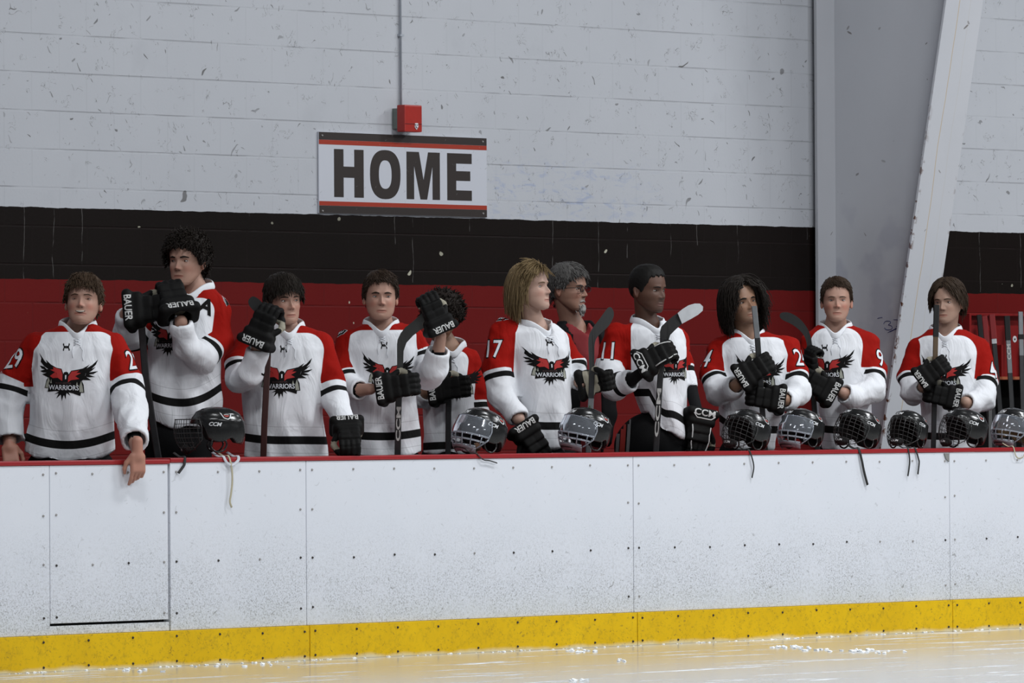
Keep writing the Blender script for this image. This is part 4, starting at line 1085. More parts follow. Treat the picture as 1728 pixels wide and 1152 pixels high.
    if hp.get('smile'):
        pts = [V(x, surf(x, -.0615)-.0005, -.0632+.0085*(x/.029)**2) for x in np.linspace(-.022, .022, 9)]
        v, f = tube_np(pts, [.0062*(.35+.65*math.cos(x*62)) for x in np.linspace(-.022, .022, 9)], 8); v = v+V(0, .0035, 0); parts.append(((v*sc) @ Rm.T+org, f, np.tile(V(.05, .015, .015), (len(v), 1))))
        pts = [V(x, surf(x, -.0615)-.0022, -.0618+.0085*(x/.029)**2) for x in np.linspace(-.018, .018, 9)]
        v, f = tube_np(pts, [.0044*(.4+.6*math.cos(x*70)) for x in np.linspace(-.018, .018, 9)], 8); v = v+V(0, .0020, 0); parts.append(((v*sc) @ Rm.T+org, f, np.tile(V(.50, .47, .40), (len(v), 1))))
    av = []; af = []; at_ = []; fm = []; off = 0
    for i, (v, f, c) in enumerate(parts):
        av.append(v); f = np.asarray(f); af.append(f+off); at_.append(c); off += len(v)
        m_ = np.zeros(len(f), int)
        if i == 3:
            zc_ = v[f].mean(1); dn = np.linalg.norm((zc_-nb)[:, :2], axis=1)
            m_ = np.where((zc_[:, 2] < nb[2]-.075) | (dn > .14), 1, 0)
            for A in arms:
                if sp.get('bare', True):
                    dw = np.linalg.norm(zc_-A['wrist'], axis=1); m_ = np.where(dw < .085, 0, m_)
            m_ = np.where(zc_[:, 2] < .5, 2, m_)
        fm.append(m_)
    root = grid_obj('person', np.concatenate(av), np.concatenate(af), [SKIN, UND, SOCK], None, cols={'tint': np.concatenate(at_)}, fmat=np.concatenate(fm))
    root.matrix_world = Matrix(((MW[0][0], MW[0][1], 0, O[0]), (MW[1][0], MW[1][1], 0, O[1]), (0, 0, 1, O[2]), (0, 0, 0, 1)))
    tag(root, root_label, 'person', sp.get('group'))
    # eyes
    nn, mm = 16, 12
    for sd in (-1, 1):
        ys = surf(sd*EX, EZ); cy = ys+RY-.0045; ev = []
        for i in range(mm+1):
            for k in range(nn): a = math.pi*i/mm; b = 2*math.pi*k/nn; ev.append((RX*math.sin(a)*math.cos(b), -RY*math.cos(a), RZ*math.sin(a)*math.sin(b)))
        ef = np.array([(i*nn+k, i*nn+(k+1) % nn, (i+1)*nn+(k+1) % nn, (i+1)*nn+k) for i in range(mm) for k in range(nn)])
        ev = np.array(ev); lash = []
        for i in range(9):
            t = -1+i/4; x = .0122*t; z = .0046*eo*(1-t*t); q = 1-(x/RX)**2-(z/RZ)**2; lash.append(V(x, -RY*math.sqrt(max(q, .12))-.0008, z))
        lv, lf = tube_np(lash, .0010, 5)
        e = grid_obj('eye', np.concatenate([ev, lv]), np.concatenate([ef[:, ::-1], lf+len(ev)]), [eye_mat(hp['iris']), hair_mat((.02, .015, .012))], root, attrs={'gaze_x': np.full(len(ev)+len(lv), hp.get('gaze', 0.))}, fmat=[0]*len(ef)+[1]*len(lf))
        mt = np.eye(4); mt[:3, :3] = Rm*sc; mt[:3, 3] = (V(sd*EX, cy, EZ)*sc) @ Rm.T+org; e.matrix_local = Matrix(mt.tolist())
        pts = []
        for i in range(8):
            t = i/7; x = sd*(.013+.036*t); z = .0165+.0050*math.sin(t*2.3)-.004*t*t+hp.get('browz', 0); pts.append(V(x, surf(x, z)-.0006, z))
        bw = hp.get('browt', 1.0); v, f = tube_np(pts, [(.0026*bw*(.5+.7*math.sin(math.pi*min(1, t/7*.9+.12))), .0012) for t in range(8)], 6, (0, 0, 1))
        grid_obj('eyebrow', (v*sc) @ Rm.T+org, f, hair_mat(hp.get('browcol', hp['haircol'])), root)
    make_hair(hp, root, Rm*sc, org)
    if hp.get('goatee_mesh'):
        rs = random.Random(5); V_ = []; F_ = []; o2 = 0
        for k in range(150):
            x = rs.gauss(0, .012); z = -.100+rs.gauss(0, .009); y = surf(x, z)
            v, f = tube_np([V(x, y+.002, z), V(x*1.1, y-.006, z-.008), V(x*1.0, y-.006, z-.022)], [.003, .0026, .001], 4); V_.append(v); F_.append(f+o2); o2 += len(v)
        for k in range(60):
            x = rs.uniform(-.022, .022); z = -.059-abs(x)*.25; y = surf(x, z); v, f = tube_np([V(x, y+.001, z+.003), V(x*1.15, y-.003, z-.004)], [.002, .001], 4); V_.append(v); F_.append(f+o2); o2 += len(v)
        grid_obj('goatee', (np.concatenate(V_)*sc) @ Rm.T+org, np.concatenate(F_), hair_mat(hp['goatee_mesh']), root)
    if hp.get('glasses'):
        bm = bmesh.new(); T = lambda p: tuple((np.array(p)*sc) @ Rm.T+org)
        for sd in (-1, 1):
            ring = [T((sd*.033+.024*math.cos(a), -.100-.003*math.cos(a*2)+abs(math.cos(a))*0, .0+.016*math.sin(a))) for a in np.linspace(0, 2*math.pi, 21)[:-1]]
            add_tube(bm, ring, .0017, 6, closed=True)
            add_tube(bm, [T((sd*.057, -.098, .006)), T((sd*.074, -.07, .006)), T((sd*.0805, .0, .004)), T((sd*.080, .025, -.004))], .0018, 6)
        add_tube(bm, [T((-.010, -.101, .004)), T((0, -.106, .006)), T((.010, -.101, .004))], .0016, 6)
        g = bm_obj('glasses', bm, flat('glasses_frame', (.012, .012, .014), .3), root)
        for sd in (-1, 1):
            bm = bmesh.new(); c = [bm.verts.new(T((sd*.033+.023*math.cos(a), -.0995+dy, .0+.015*math.sin(a)))) for dy in (0, .002) for a in np.linspace(0, 2*math.pi, 17)[:-1]]
            bm.faces.new(c[:16]); bm.faces.new(c[16:][::-1])
            for k in range(16): bm.faces.new((c[k], c[(k+1) % 16], c[16+(k+1) % 16], c[16+k]))
            bm_obj('lens', bm, LENS, g)
    # jersey
    if sp.get('kind', 'player') == 'player':
        j = grid_obj('jersey', vs, fs, JM, root, attrs={'arm': w-.003, 'along': along, 'above_hem': hemv, 'red': mred})
        jb = bvh_of(vs, fs)
        # collar
        pts = []; rad = []
        Cx = .090; 
        for k in range(36):
            a = 2*math.pi*k/36; f = math.exp(-((math.atan2(math.sin(a), math.cos(a)))/.62)**2)
            p = nb+Fd*(math.cos(a)*(.080+.040*f))+Ud*math.sin(a)*Cx+V(0, .012, .016-.060*f+.026*max(0, -math.cos(a)))
            pts.append(p); rad.append((.0185, .0045))
        bm = bmesh.new(); add_tube(bm, pts, rad, 8, closed=True, flat=(0, 0, 1)); bm_obj('collar', bm, COLLAR, root)
        # laces
        bm = bmesh.new(); c0 = nb+Fd*.113+V(0, .012, -.056)
        def lay(u_, v_):
            h_ = jb.ray_cast(Vector(c0+Ud*u_+V(0, 0, v_)+Fd*.2), Vector(-Fd), .5)
            return (np.array(h_[0])+Fd*.003) if h_[0] is not None else c0+Ud*u_+V(0, 0, v_)
        for i in range(3):
            z0 = .010-.013*i
            add_tube(bm, [lay(-.015, z0), lay(0, z0-.006), lay(.015, z0-.013)], .0022, 5); add_tube(bm, [lay(.015, z0), lay(0, z0-.005), lay(-.015, z0-.013)], .0022, 5)
        add_tube(bm, [lay(.015, -.036), lay(.028, -.055), lay(.024, -.085), lay(.030, -.105)], .0018, 5); add_tube(bm, [lay(-.015, -.036), lay(-.024, -.060), lay(-.020, -.090)], .0018, 5)
        bm_obj('neck_lace', bm, flat('lace_white', (.68, .70, .74), .6), j)
        def put(name, lay_, px, py, yaw, step=.02, tilt=0, el=0, par=j):
            # lay artwork on the cloth around photo point, seen from direction yaw
            a = yaw*D2R; F2 = V(math.sin(a), -math.cos(a), 0); U2 = V(math.cos(a), math.sin(a), 0); p = L(px, py)
            # the surface point under (px, py) as seen from the camera side
            h_ = jb.ray_cast(Vector(V(p[0], -1.2, p[2])), Vector((0, 1, 0)), 3)
            if h_[0] is None: return None
            c = np.array(h_[0]); t = tilt*D2R; e_ = el*D2R; Z2 = V(0, 0, 1)*math.cos(e_)-F2*math.sin(e_); F2 = F2*math.cos(e_)+V(0, 0, 1)*math.sin(e_); Ua = U2*math.cos(t)+Z2*math.sin(t); Wa = -U2*math.sin(t)+Z2*math.cos(t)
            return drape(name, lay_, PRT, par, ray_map(jb, c+F2*.0, Ua, Wa, -F2, .12, .26), step)
        if 'crest' in sp: q = sp['crest']; put('crest', crest_layers(q[2]*mpp/math.cos(0)), q[0], q[1], q[3], .018, q[4] if len(q) > 4 else 0)
        if 'mark' in sp: q = sp['mark']; put('maker_mark', mark_layers(.034), q[0], q[1]+(0 if sp['seed'] in (11, 13) else 7), sp.get('yaw', 0), .03)
        for q in sp.get('nums', []): put('sleeve_number', number_layers(q[2], .088), q[0], q[1], q[3], .02, q[4] if len(q) > 4 else 0)
        for q in sp.get('ru', []): put('shoulder_patch', ru_layers(.040), q[0], q[1], q[2], .02, q[3] if len(q) > 3 else 0, 35)
        for q in sp.get('wing', []): put('shoulder_patch', wing_layers(.044), q[0], q[1], q[2], .02, q[3] if len(q) > 3 else 0, 45)
        if 'letter' in sp:
            q = sp['letter']; t = text_mesh('A', q[2], .04); put('captain_letter', [(t[0], t[1], 0, .002)], q[0], q[1], q[3], .02, q[4])
    else:
        j = grid_obj('shirt', vs, fs, sp['shirt'], root)
        m2 = lambda P: np.maximum(fj(P)-.014, -(rbox(P, V(nb[0], nb[1], nb[2]-.45)+Fd*.18, (.085, .17, .5), .03, np.stack([Ud, Fd, V(0, 0, 1)], 1))))
        v2, f2 = nets(m2, lo-.02, hi+.02, .012); N2 = vnormals(v2, f2); v2 = v2+N2*(.004*waves(v2, 4, 20, 4, True))[:, None]
        grid_obj('jacket', v2, f2, UND, root)
    # pants
    def fp(P):
        c1 = V(hc[0], ry[0], hipz); d = ell(P, c1+V(0, 0, -.02), (pa*.90, .145, .15))
        for lg in legs: d = smin(d, cap(P, lg[0], lg[1], min(.115, pa*.55), .09), .05)
        return np.maximum(d, lg[1][2]-.03-P[:, 2])
    pv, pf = nets(fp, hc+V(-.36, -.26, hipz*.4), hc+V(.36, .26, hipz+.16), .014)
    pob = grid_obj('hockey_pants' if sp.get('kind', 'player') == 'player' else 'trousers', pv, pf, PANT, root)
    for x_ in sp.get('extra', []): x_(root, L, mpp, vs, fs, bvh_of(pv, pf), pob)
    # gloves
    for g in sp.get('gloves', []):
        a = L(*g['at']); b = L(*g['to']); ux = b-a
        make_glove(root, a+ux/np.linalg.norm(ux)*.10*g.get('scale', 1), ux, g['back'], g.get('pose', 'grip'), g.get('side', 1), g.get('scale', 1), g.get('text', 'BAUER'), g.get('flip', False), g.get('piping', False))
    return root, L, mpp
SOCK = flat('sock_dark_red', (.10, .012, .012), .8)
lm = NT('lens_glass', .02); lm.b.inputs['Transmission Weight'].default_value = 1; lm.b.inputs['IOR'].default_value = 1.0; lm.base((.55, .55, .57)); LENS = lm.m
ONLY = []
# ================================================================== the people on the bench
FAIR = (.40, .235, .175); FAIR2 = (.36, .215, .155); TANS = (.27, .155, .098); DARK = (.085, .042, .026)
H_SHORT = dict(line=[(0, .070), (35, .066), (55, .040), (72, .010), (80, -.014), (92, .005), (110, .000), (130, -.04), (180, -.055)], thick=.010, n=1100, len=lambda a, u: .030 if abs(a) < 55 else .016, r=.0024, lift=.22, mess=.25, grav=.10, flow=(0, -.3, 0), lump=.22)
H_BANG = dict(H_SHORT, line=[(0, .050), (30, .046), (50, .030), (70, .002), (80, -.020), (92, .0), (110, -.01), (130, -.045), (180, -.06)], thick=.014, n=1300, len=lambda a, u: .042 if abs(a) < 60 else .024, flow=(0, -.9, -.2), front=.3, mess=.12)
H_CURLY = dict(H_SHORT, line=[(0, .058), (30, .054), (55, .030), (72, .000), (84, -.022), (95, .0), (110, .00), (130, -.04), (180, -.055)], thick=.024, n=1500, len=.034, r=.0034, lift=.8, mess=.6, curl=.9, grav=.0, lump=.30, lf=45)
def hd(**k): d = dict(skin=FAIR, haircol=(.035, .024, .016), iris=(.07, .06, .05), hair=H_SHORT, seed=1); d.update(k); return d
LEAN = .02
def thigh_stripe(root, L, mpp, vs, fs, pb, pob):
    # coloured strips down the side of the black pants and lettering at the waist
    def mp(x0, y0, x1, y1):
        A, B = L(x0, y0), L(x1, y1); W = (A-B)/np.linalg.norm(A-B); U = V(W[2], 0, -W[0]); c = (A+B)/2; return ray_map(pb, V(c[0], -.5, c[2]), U, W, V(0, 1, 0), 0, 1.2), np.linalg.norm(A-B)
    for (xa, xb, wd_, mt) in ((1047, 1040, .016, STR_G), (1055, 1048, .026, STR_R), (1064, 1057, .016, STR_G)):
        f, h = mp(xa, 690, xb, 790); q = np.array([(-wd_/2, -h/2), (wd_/2, -h/2), (wd_/2, h/2), (-wd_/2, h/2)])
        drape('side_stripe', [(q, [(0, 1, 2, 3)], 0, .004)], [mt], pob, f, .025)
    f, h = mp(1060, 660, 1061, 700); t = text_mesh('CCM', .030, .03); drape('waist_lettering', [(t[0], t[1], 0, .003)], [GL_WHT], pob, f, .02)
STR_G = flat('pants_grey', (.14, .14, .14), .8); STR_R = flat('pants_red', (.30, .02, .012), .8)
PEOPLE = []
# far left, goalkeeper
PEOPLE.append(dict(cx=128, Y=.50, seed=11, label='person at far left smiling, white and red goalkeeper jersey, bare hand over the boards', group='players behind the boards',
  neck=(131, 553, .0), eyes=(139, 504), face=(-4, 12, 2), hs=1.04,
  head=hd(smile=1, open=.55, mouth=.029, haircol=(.070, .042, .024), flush=.8, hair=dict(H_SHORT, line=[(0, .056), (25, .060), (45, .048), (60, .030), (74, .002), (82, -.016), (92, .002), (110, 0), (130, -.04), (180, -.055)], thick=.013, n=1200, len=lambda a, u: .038 if abs(a) < 55 else .018, flow=(.25, -.6, 0), front=.3), gaze=.0, wide=1.0, chin=1.2),
  torso=[(548, 100, 165, .09, .02), (565, 70, 188, .115, .01), (590, 56, 196, .135), (640, 52, 190, .155), (700, 48, 191, .165), (760, 40, 198, .16), (790, 38, 200, .15)],
  hem=(779, 762, 760), stripe=.062, panel=(47, 201, 560, 652),
  arms=[dict(p=[(62, 585, .0, 26), (28, 640, .03, 30), (12, 695, .0, 29), (16, 742, -.06, 25)], red=66, wrist=(16, 756, -.08)),
        dict(p=[(190, 588, .0, 25), (213, 645, -.03, 28), (222, 700, -.16, 29), (228, 744, -.38, 24)], red=62, wrist=(231, 760, -.455))],
  hands=[dict(at=(16, 752, -.08), dir=(.1, -.3, -.8), back=(0, -.7, .4), side=1, pose='relax'), dict(at=(232, 766, -.474), dir=(.02, -.05, -1), back=(.45, -.7, 0), side=-1)],
  crest=(115, 642, 99, 0, -2), mark=(115, 586), nums=[(226, 607, '29', 34, 6), (24, 605, '29', -46, 8)], wing=[(201, 562, 20, -25)], yaw=2))
# second, tall, gloves before the mouth
PEOPLE.append(dict(cx=312, Y=.72, seed=12, pants=(246, 356), ext=1, label='tall person with curly dark hair resting both black gloves on a stick before the mouth', group='players behind the boards',
  neck=(330, 488, .02), eyes=(302, 441), face=(-24, 2, 0), hs=1.06,
  head=hd(hair=H_CURLY, haircol=(.016, .011, .008), gaze=-.004, browt=1.5, iris=(.04, .03, .02)),
  torso=[(487, 300, 362, .09, .02), (505, 272, 375, .11, .01), (530, 258, 378, .13), (580, 250, 374, .15), (640, 246, 374, .155), (700, 248, 374, .155), (730, 248, 374, .14)],
  hem=(722, 706, 696), stripe=.105, panel=(240, 366, 503, 590), prad=26,
  arms=[dict(p=[(265, 515, .0, 23), (226, 570, -.03, 24), (212, 560, -.12, 21), (213, 535, -.20, 17)], red=46, wrist=(213, 528, -.22)),
        dict(p=[(364, 522, .0, 24), (366, 575, -.04, 27), (340, 603, -.14, 25), (316, 585, -.26, 24), (306, 552, -.32, 20)], red=74, gap=6, wrist=(305, 540, -.34))],
  gloves=[dict(at=(208, 527, -.26), to=(262, 520, -.28), back=(0, -1, .25), side=1, pose='grip', scale=1.12, flip=True), dict(at=(304, 541, -.36), to=(293, 505, -.28), back=(.15, -.8, .6), side=-1, pose='grip', scale=1.15, flip=False)],
  crest=(290, 573, 84, -12), letter=(350, 517, .070, 10, -25), wing=[(381, 507, 35, -50)], yaw=-14))
# third, bangs
PEOPLE.append(dict(cx=482, Y=.50, seed=13, ext=1, label='person with a dark straight fringe holding an upright stick beside the face, looking right', group='players behind the boards',
  neck=(483, 553, .0), eyes=(492, 508), face=(24, 0, -3), hs=1.02,
  head=hd(hair=H_BANG, haircol=(.022, .016, .012), gaze=.004, browt=1.1, seed=3),
  torso=[(550, 455, 515, .09, .02), (566, 425, 545, .115, .01), (590, 412, 556, .13), (640, 408, 548, .15), (700, 412, 547, .155), (770, 411, 552, .15), (785, 411, 552, .15)],
  hem=(778, 772, 779), stripe=.085, panel=(408, 551, 562, 640),
  arms=[dict(p=[(420, 578, .0, 22), (403, 612, -.05, 25), (404, 640, -.13, 23), (424, 632, -.22, 23), (434, 596, -.26, 19)], red=46, gap=7, wrist=(435, 585, -.27)),
        dict(p=[(540, 580, .0, 22), (556, 632, -.02, 24), (566, 676, -.08, 23), (582, 715, -.20, 18)], red=74, wrist=(584, 722, -.24))],
  gloves=[dict(at=(430, 588, -.29), to=(447, 545, -.30), back=(-.3, -1, .1), side=-1, scale=1.02), dict(at=(584, 716, -.20), to=(588, 738, -.30), back=(.05, -.75, .65), side=-1, pose='grip', scale=.95, flip=True)],
  crest=(478, 640, 96, 4), mark=(480, 589), ru=[(398, 560, -30)], wing=[(560, 567, 35, -35)], yaw=8))
# fourth
PEOPLE.append(dict(cx=645, Y=.50, seed=14, label='person with short brown hair and lace collar holding a big taped blade with both gloves', group='players behind the boards',
  neck=(643, 550, .0), eyes=(645, 501), face=(5, 2, 1), hs=1.02,
  head=hd(hair=dict(H_SHORT, thick=.011, flow=(.6, .1, 0), line=[(0, .074), (35, .070), (55, .045), (72, .012), (80, -.014), (92, .005), (110, .000), (130, -.04), (180, -.055)]), haircol=(.035, .020, .012), browt=1.5, gaze=.001, jaw=1.10, mouth=.026, seed=4, flush=.6, iris=(.10, .10, .09)),
  torso=[(546, 612, 676, .09, .02), (562, 590, 700, .115, .01), (590, 580, 706, .13), (640, 582, 700, .15), (700, 584, 707, .155), (770, 584, 714, .15), (785, 584, 714, .15)],
  hem=(771, 767, 764), stripe=.085, panel=(579, 718, 557, 632),
  arms=[dict(p=[(588, 576, .0, 21), (580, 618, -.04, 23), (588, 652, -.12, 20), (608, 658, -.22, 18)], red=62, gap=4, wrist=(626, 656, -.27)),
        dict(p=[(694, 570, .02, 20), (714, 606, .0, 21), (722, 634, -.08, 23), (734, 622, -.18, 24), (740, 590, -.24, 20)], red=30, gap=4, wrist=(744, 566, -.26))],
  gloves=[dict(at=(634, 658, -.30), to=(668, 652, -.32), back=(0, -1, .1), side=1, scale=.98), dict(at=(746, 563, -.28), to=(730, 522, -.30), back=(.25, -1, .2), side=-1, scale=.95, text='BAUER')],
  crest=(655, 633, 89, 6), mark=(649, 576), ru=[(576, 561, -35, 25)], yaw=3))
# fifth, behind
PEOPLE.append(dict(cx=762, Y=1.15, seed=15, label='person with curly dark hair bowing the head behind the raised glove of the neighbour', group='players behind the boards',
  neck=(757, 585, -.02), eyes=(758, 551), face=(34, -34, 4), hs=1.0,
  head=hd(hair=dict(H_CURLY, thick=.020, n=1300), haircol=(.018, .012, .009), skin=TANS, seed=5, open=.4),
  torso=[(585, 735, 785, .09, .02), (600, 722, 795, .12, .0), (630, 716, 803, .14), (680, 712, 800, .15), (740, 712, 806, .15), (785, 712, 806, .15)],
  hem=(764, 766, 762), stripe=.020, panel=(724, 793, 592, 640), prad=20,
  arms=[dict(p=[(728, 600, .0, 18), (712, 650, -.03, 19), (712, 672, -.10, 18), (720, 662, -.16, 16)], red=40, wrist=(722, 660, -.18)),
        dict(p=[(792, 606, .0, 18), (803, 652, .0, 18), (808, 700, -.02, 17), (806, 740, -.05, 16)], red=72, gap=4, wrist=(804, 752, -.06))],
  gloves=[dict(at=(722, 660, -.22), to=(755, 655, -.24), back=(0, -1, .1), side=1, scale=.98)],
  crest=(776, 648, 84, 12), yaw=10))
# sixth, long fair hair
PEOPLE.append(dict(cx=905, Y=.50, seed=16, ext=1, label='person with chin-length fair hair in profile, number 17 on the red sleeve', group='players behind the boards',
  neck=(903, 550, .0), eyes=(921, 483), face=(62, 9, 0), hs=1.03,
  head=hd(skin=(.43, .28, .22), iris=(.12, .14, .15), browcol=(.14, .09, .045), haircol=(.27, .19, .095), seed=6, flush=.4, nose=1.05,
    hair=dict(line=[(0, .092), (25, .080), (45, .055), (60, .030), (75, .000), (90, -.03), (110, -.05), (180, -.07)], thick=.014, n=1300, r=.0030, lift=.12, lt=.1, mess=.08, grav=lambda a: .22 if abs(a) > 62 else .05, curl=.05, seg=9, flow=(lambda a: (-1.6 if a < 25 else 1.2, .8, -.35) if abs(a) < 62 else (0, .5, -.3)), radial=.2, lump=.12, len=lambda a, u: .19-.08*u if abs(a) > 62 else (.10 if a < 25 else .045))),
  torso=[(545, 875, 935, .09, .02), (560, 858, 955, .12, .01), (590, 856, 963, .14), (640, 862, 963, .15), (700, 874, 963, .15), (755, 884, 965, .15), (785, 884, 965, .15)],
  hem=(756, 750, 757), stripe=.095, panel=(871, 968, 543, 640), prad=10, taper=-.06,
  arms=[dict(p=[(850, 562, -.03, 25), (840, 622, -.08, 26), (848, 668, -.12, 24), (872, 700, -.20, 19)], red=66, gap=5, wrist=(876, 708, -.22)),
        dict(p=[(950, 575, .12, 18), (970, 615, .10, 18), (978, 642, .0, 16)], red=44, gap=3, wrist=(980, 645, -.02))],
  gloves=[dict(at=(876, 714, -.24), to=(900, 748, -.26), back=(.2, -1, .2), side=-1, pose='relax', scale=1.0, text='BAUER', flip=True), dict(at=(972, 652, .00), to=(1004, 645, -.02), back=(0, 1, .12), side=-1, scale=.92, text='')],
  crest=(932, 622, 84, 34), mark=(927, 571), nums=[(834, 589, '17', -14)], ru=[(846, 537, -18, 8)], wing=[], yaw=34))
# coach
PEOPLE.append(dict(cx=968, Y=1.15, seed=17, kind='coach', label='grey-haired person with glasses and goatee in a red shirt and black jacket, profile', group=None,
  neck=(968, 548, .0), eyes=(984, 488), face=(60, 0, 0), hs=1.04,
  head=hd(skin=(.30, .17, .12), haircol=(.115, .11, .105), iris=(.06, .05, .04), seed=7, goatee=.5, beardcol=(.28, .27, .26), goatee_mesh=(.42, .41, .39), glasses=1, browcol=(.06, .05, .045), nose=1.15,
    hair=dict(H_SHORT, line=[(0, .072), (30, .068), (50, .045), (68, .02), (80, -.005), (92, .006), (110, 0), (130, -.045), (180, -.06)], thick=.014, n=1300, len=lambda a, u: .036 if abs(a) < 55 else .020, flow=(.6, -.2, 0))),
  torso=[(545, 945, 995, .09, .02), (562, 930, 1008, .12, .01), (600, 925, 1014, .14), (680, 926, 1016, .15), (770, 930, 1014, .15), (785, 930, 1014, .15)],
  hem=(790, 790, 790), panel=(900, 1000, 560, 640), shirt=None,
  arms=[dict(p=[(932, 580, -.03, 20), (924, 640, -.02, 19), (926, 700, -.05, 17), (935, 745, -.1, 15)], red=900), dict(p=[(1008, 575, .06, 19), (1018, 640, .08, 18), (1020, 700, .05, 16), (1014, 745, .0, 14)], red=900)],
  yaw=45))
# eighth
PEOPLE.append(dict(cx=1105, Y=.50, seed=18, bare=False, pants=(1038, 1160), extra=[thigh_stripe], label='person with very short black hair looking right, number 11 on the red sleeve', group='players behind the boards',
  neck=(1093, 546, .0), eyes=(1116, 491), face=(50, -2, 0), hs=1.03,
  head=hd(skin=DARK, haircol=(.008, .007, .006), iris=(.015, .01, .008), seed=8, nosew=1.3, lip=(.13, .055, .048), stubble=.15, goatee=.4, beardcol=(.010, .008, .007), flush=.0, mouth=.026,
    hair=dict(H_SHORT, line=[(0, .074), (30, .072), (50, .062), (60, .030), (72, .008), (80, -.012), (92, .012), (110, .00), (130, -.035), (180, -.05)], thick=.008, n=0, len=.01, lump=.10, lf=260)),
  torso=[(541, 1065, 1122, .09, .02), (556, 1048, 1148, .12, .01), (590, 1042, 1160, .14), (640, 1060, 1159, .15), (690, 1085, 1160, .15), (742, 1096, 1158, .15), (785, 1096, 1158, .15)],
  hem=(730, 694, 746), stripe=.080, panel=(1064, 1158, 541, 625), prad=14, taper=0,
  arms=[dict(p=[(1042, 566, -.02, 24), (1030, 622, -.05, 26), (1036, 652, -.14, 24), (1066, 641, -.22, 19)], red=50, gap=60, wrist=(1080, 630, -.26)),
        dict(p=[(1146, 570, .10, 16), (1158, 615, .10, 14), (1166, 655, .05, 13)], red=48, gap=3, wrist=(1176, 692, -.01))],
  gloves=[dict(at=(1076, 622, -.28), to=(1112, 601, -.30), back=(-.2, -1, .3), side=1, scale=.98, text='CCM', piping=True, flip=True), dict(at=(1179, 690, -.02), to=(1177, 730, -.06), back=(.5, -1, .1), side=1, pose='relax', scale=1.06, text='CCM', piping=True)],
  crest=(1140, 622, 80, 30), nums=[(1025, 592, '11', -20)], ru=[(1041, 541, -12, -12)], yaw=25))
# ninth, long dark hair
PEOPLE.append(dict(cx=1268, Y=.50, seed=19, ext=1, label='person with long dark wavy hair looking up behind the silver butt end of a stick', group='players behind the boards',
  neck=(1262, 565, .0), eyes=(1263, 509), face=(24, 10, -9), hs=1.02,
  head=hd(skin=TANS, haircol=(.018, .013, .010), iris=(.03, .02, .015), seed=9, stubble=.30, goatee=.35, beardcol=(.05, .032, .022), browt=1.5, flush=.2,
    hair=dict(clear=(.060, .074), line=[(0, .092), (20, .086), (36, .070), (50, .040), (62, -.01), (75, -.04), (95, -.06), (180, -.075)], thick=.026, n=3000, r=.0030, lift=.36, lt=.0, mess=.16, grav=lambda a: .22 if abs(a) > 45 else .20, curl=.75, seg=13, flow=(lambda a: (math.copysign(2.6, a), .5, -.2) if abs(a) < 48 else (0, .5, -.3)), radial=.2, lump=.25, lf=40, len=lambda a, u: .17-.05*u if abs(a) > 40 else .17)),
  torso=[(560, 1232, 1294, .09, .02), (574, 1216, 1322, .12, .01), (600, 1212, 1334, .14), (640, 1214, 1332, .15), (700, 1214, 1322, .15), (755, 1212, 1308, .15), (785, 1212, 1308, .15)],
  hem=(758, 735, 758), stripe=.085, panel=(1209, 1337, 569, 640),
  arms=[dict(p=[(1215, 592, .0, 22), (1203, 630, -.05, 23), (1212, 662, -.13, 23), (1236, 656, -.22, 19)], red=50, gap=3, wrist=(1244, 648, -.27)),
        dict(p=[(1328, 590, .0, 22), (1341, 632, -.04, 22), (1346, 662, -.11, 22), (1330, 676, -.20, 18)], red=48, gap=3, wrist=(1322, 674, -.25))],
  gloves=[dict(at=(1245, 643, -.30), to=(1280, 620, -.32), back=(0, -1, .15), side=1, scale=.95), dict(at=(1325, 676, -.28), to=(1288, 670, -.30), back=(0, -1, .1), side=-1, scale=.93)],
  crest=(1281, 635, 84, 8), mark=(1273, 590), nums=[(1190, 605, '24', -42), (1352, 603, '24', 38)], wing=[(1331, 561, 30, -30)], yaw=10))
# tenth
PEOPLE.append(dict(cx=1418, Y=.50, seed=20, ext=1, label='person with short brown hair facing the rink, number 9 on the red sleeve', group='players behind the boards',
  neck=(1410, 554, .0), eyes=(1411, 507), face=(-1, 4, 0), hs=1.0,
  head=hd(haircol=(.045, .026, .015), seed=10, flush=.8, iris=(.10, .11, .12), browcol=(.07, .045, .03), browt=.9, hair=dict(H_SHORT, line=[(0, .076), (30, .072), (50, .056), (62, .032), (74, .008), (80, -.012), (92, .010), (110, .00), (130, -.04), (180, -.055)], thick=.009, n=1000, len=lambda a, u: .020 if abs(a) < 55 else .012, flow=(.8, .0, 0))),
  torso=[(548, 1382, 1440, .09, .02), (562, 1366, 1466, .12, .01), (590, 1362, 1474, .14), (640, 1376, 1472, .15), (700, 1380, 1470, .15), (755, 1384, 1468, .15), (785, 1384, 1468, .15)],
  hem=(761, 758, 756), stripe=.095, panel=(1362, 1458, 553, 620),
  arms=[dict(p=[(1370, 582, .0, 19), (1360, 625, -.03, 19), (1362, 645, -.12, 17), (1368, 632, -.20, 15)], red=44, gap=3, wrist=(1370, 628, -.22)),
        dict(p=[(1460, 580, .0, 24), (1472, 626, -.04, 24), (1472, 658, -.12, 23), (1440, 670, -.22, 19)], red=54, gap=5, wrist=(1420, 662, -.28))],
  gloves=[dict(at=(1372, 640, -.22), to=(1370, 610, -.26), back=(-.8, -.6, 0), side=1, scale=.80, text=''), dict(at=(1410, 668, -.31), to=(1384, 652, -.33), back=(.1, -1, .1), side=-1, scale=.98)],
  crest=(1395, 622, 86, 2), mark=(1390, 580), nums=[(1484, 604, '9', 26)], wing=[(1464, 553, 35, -35)], yaw=-3))
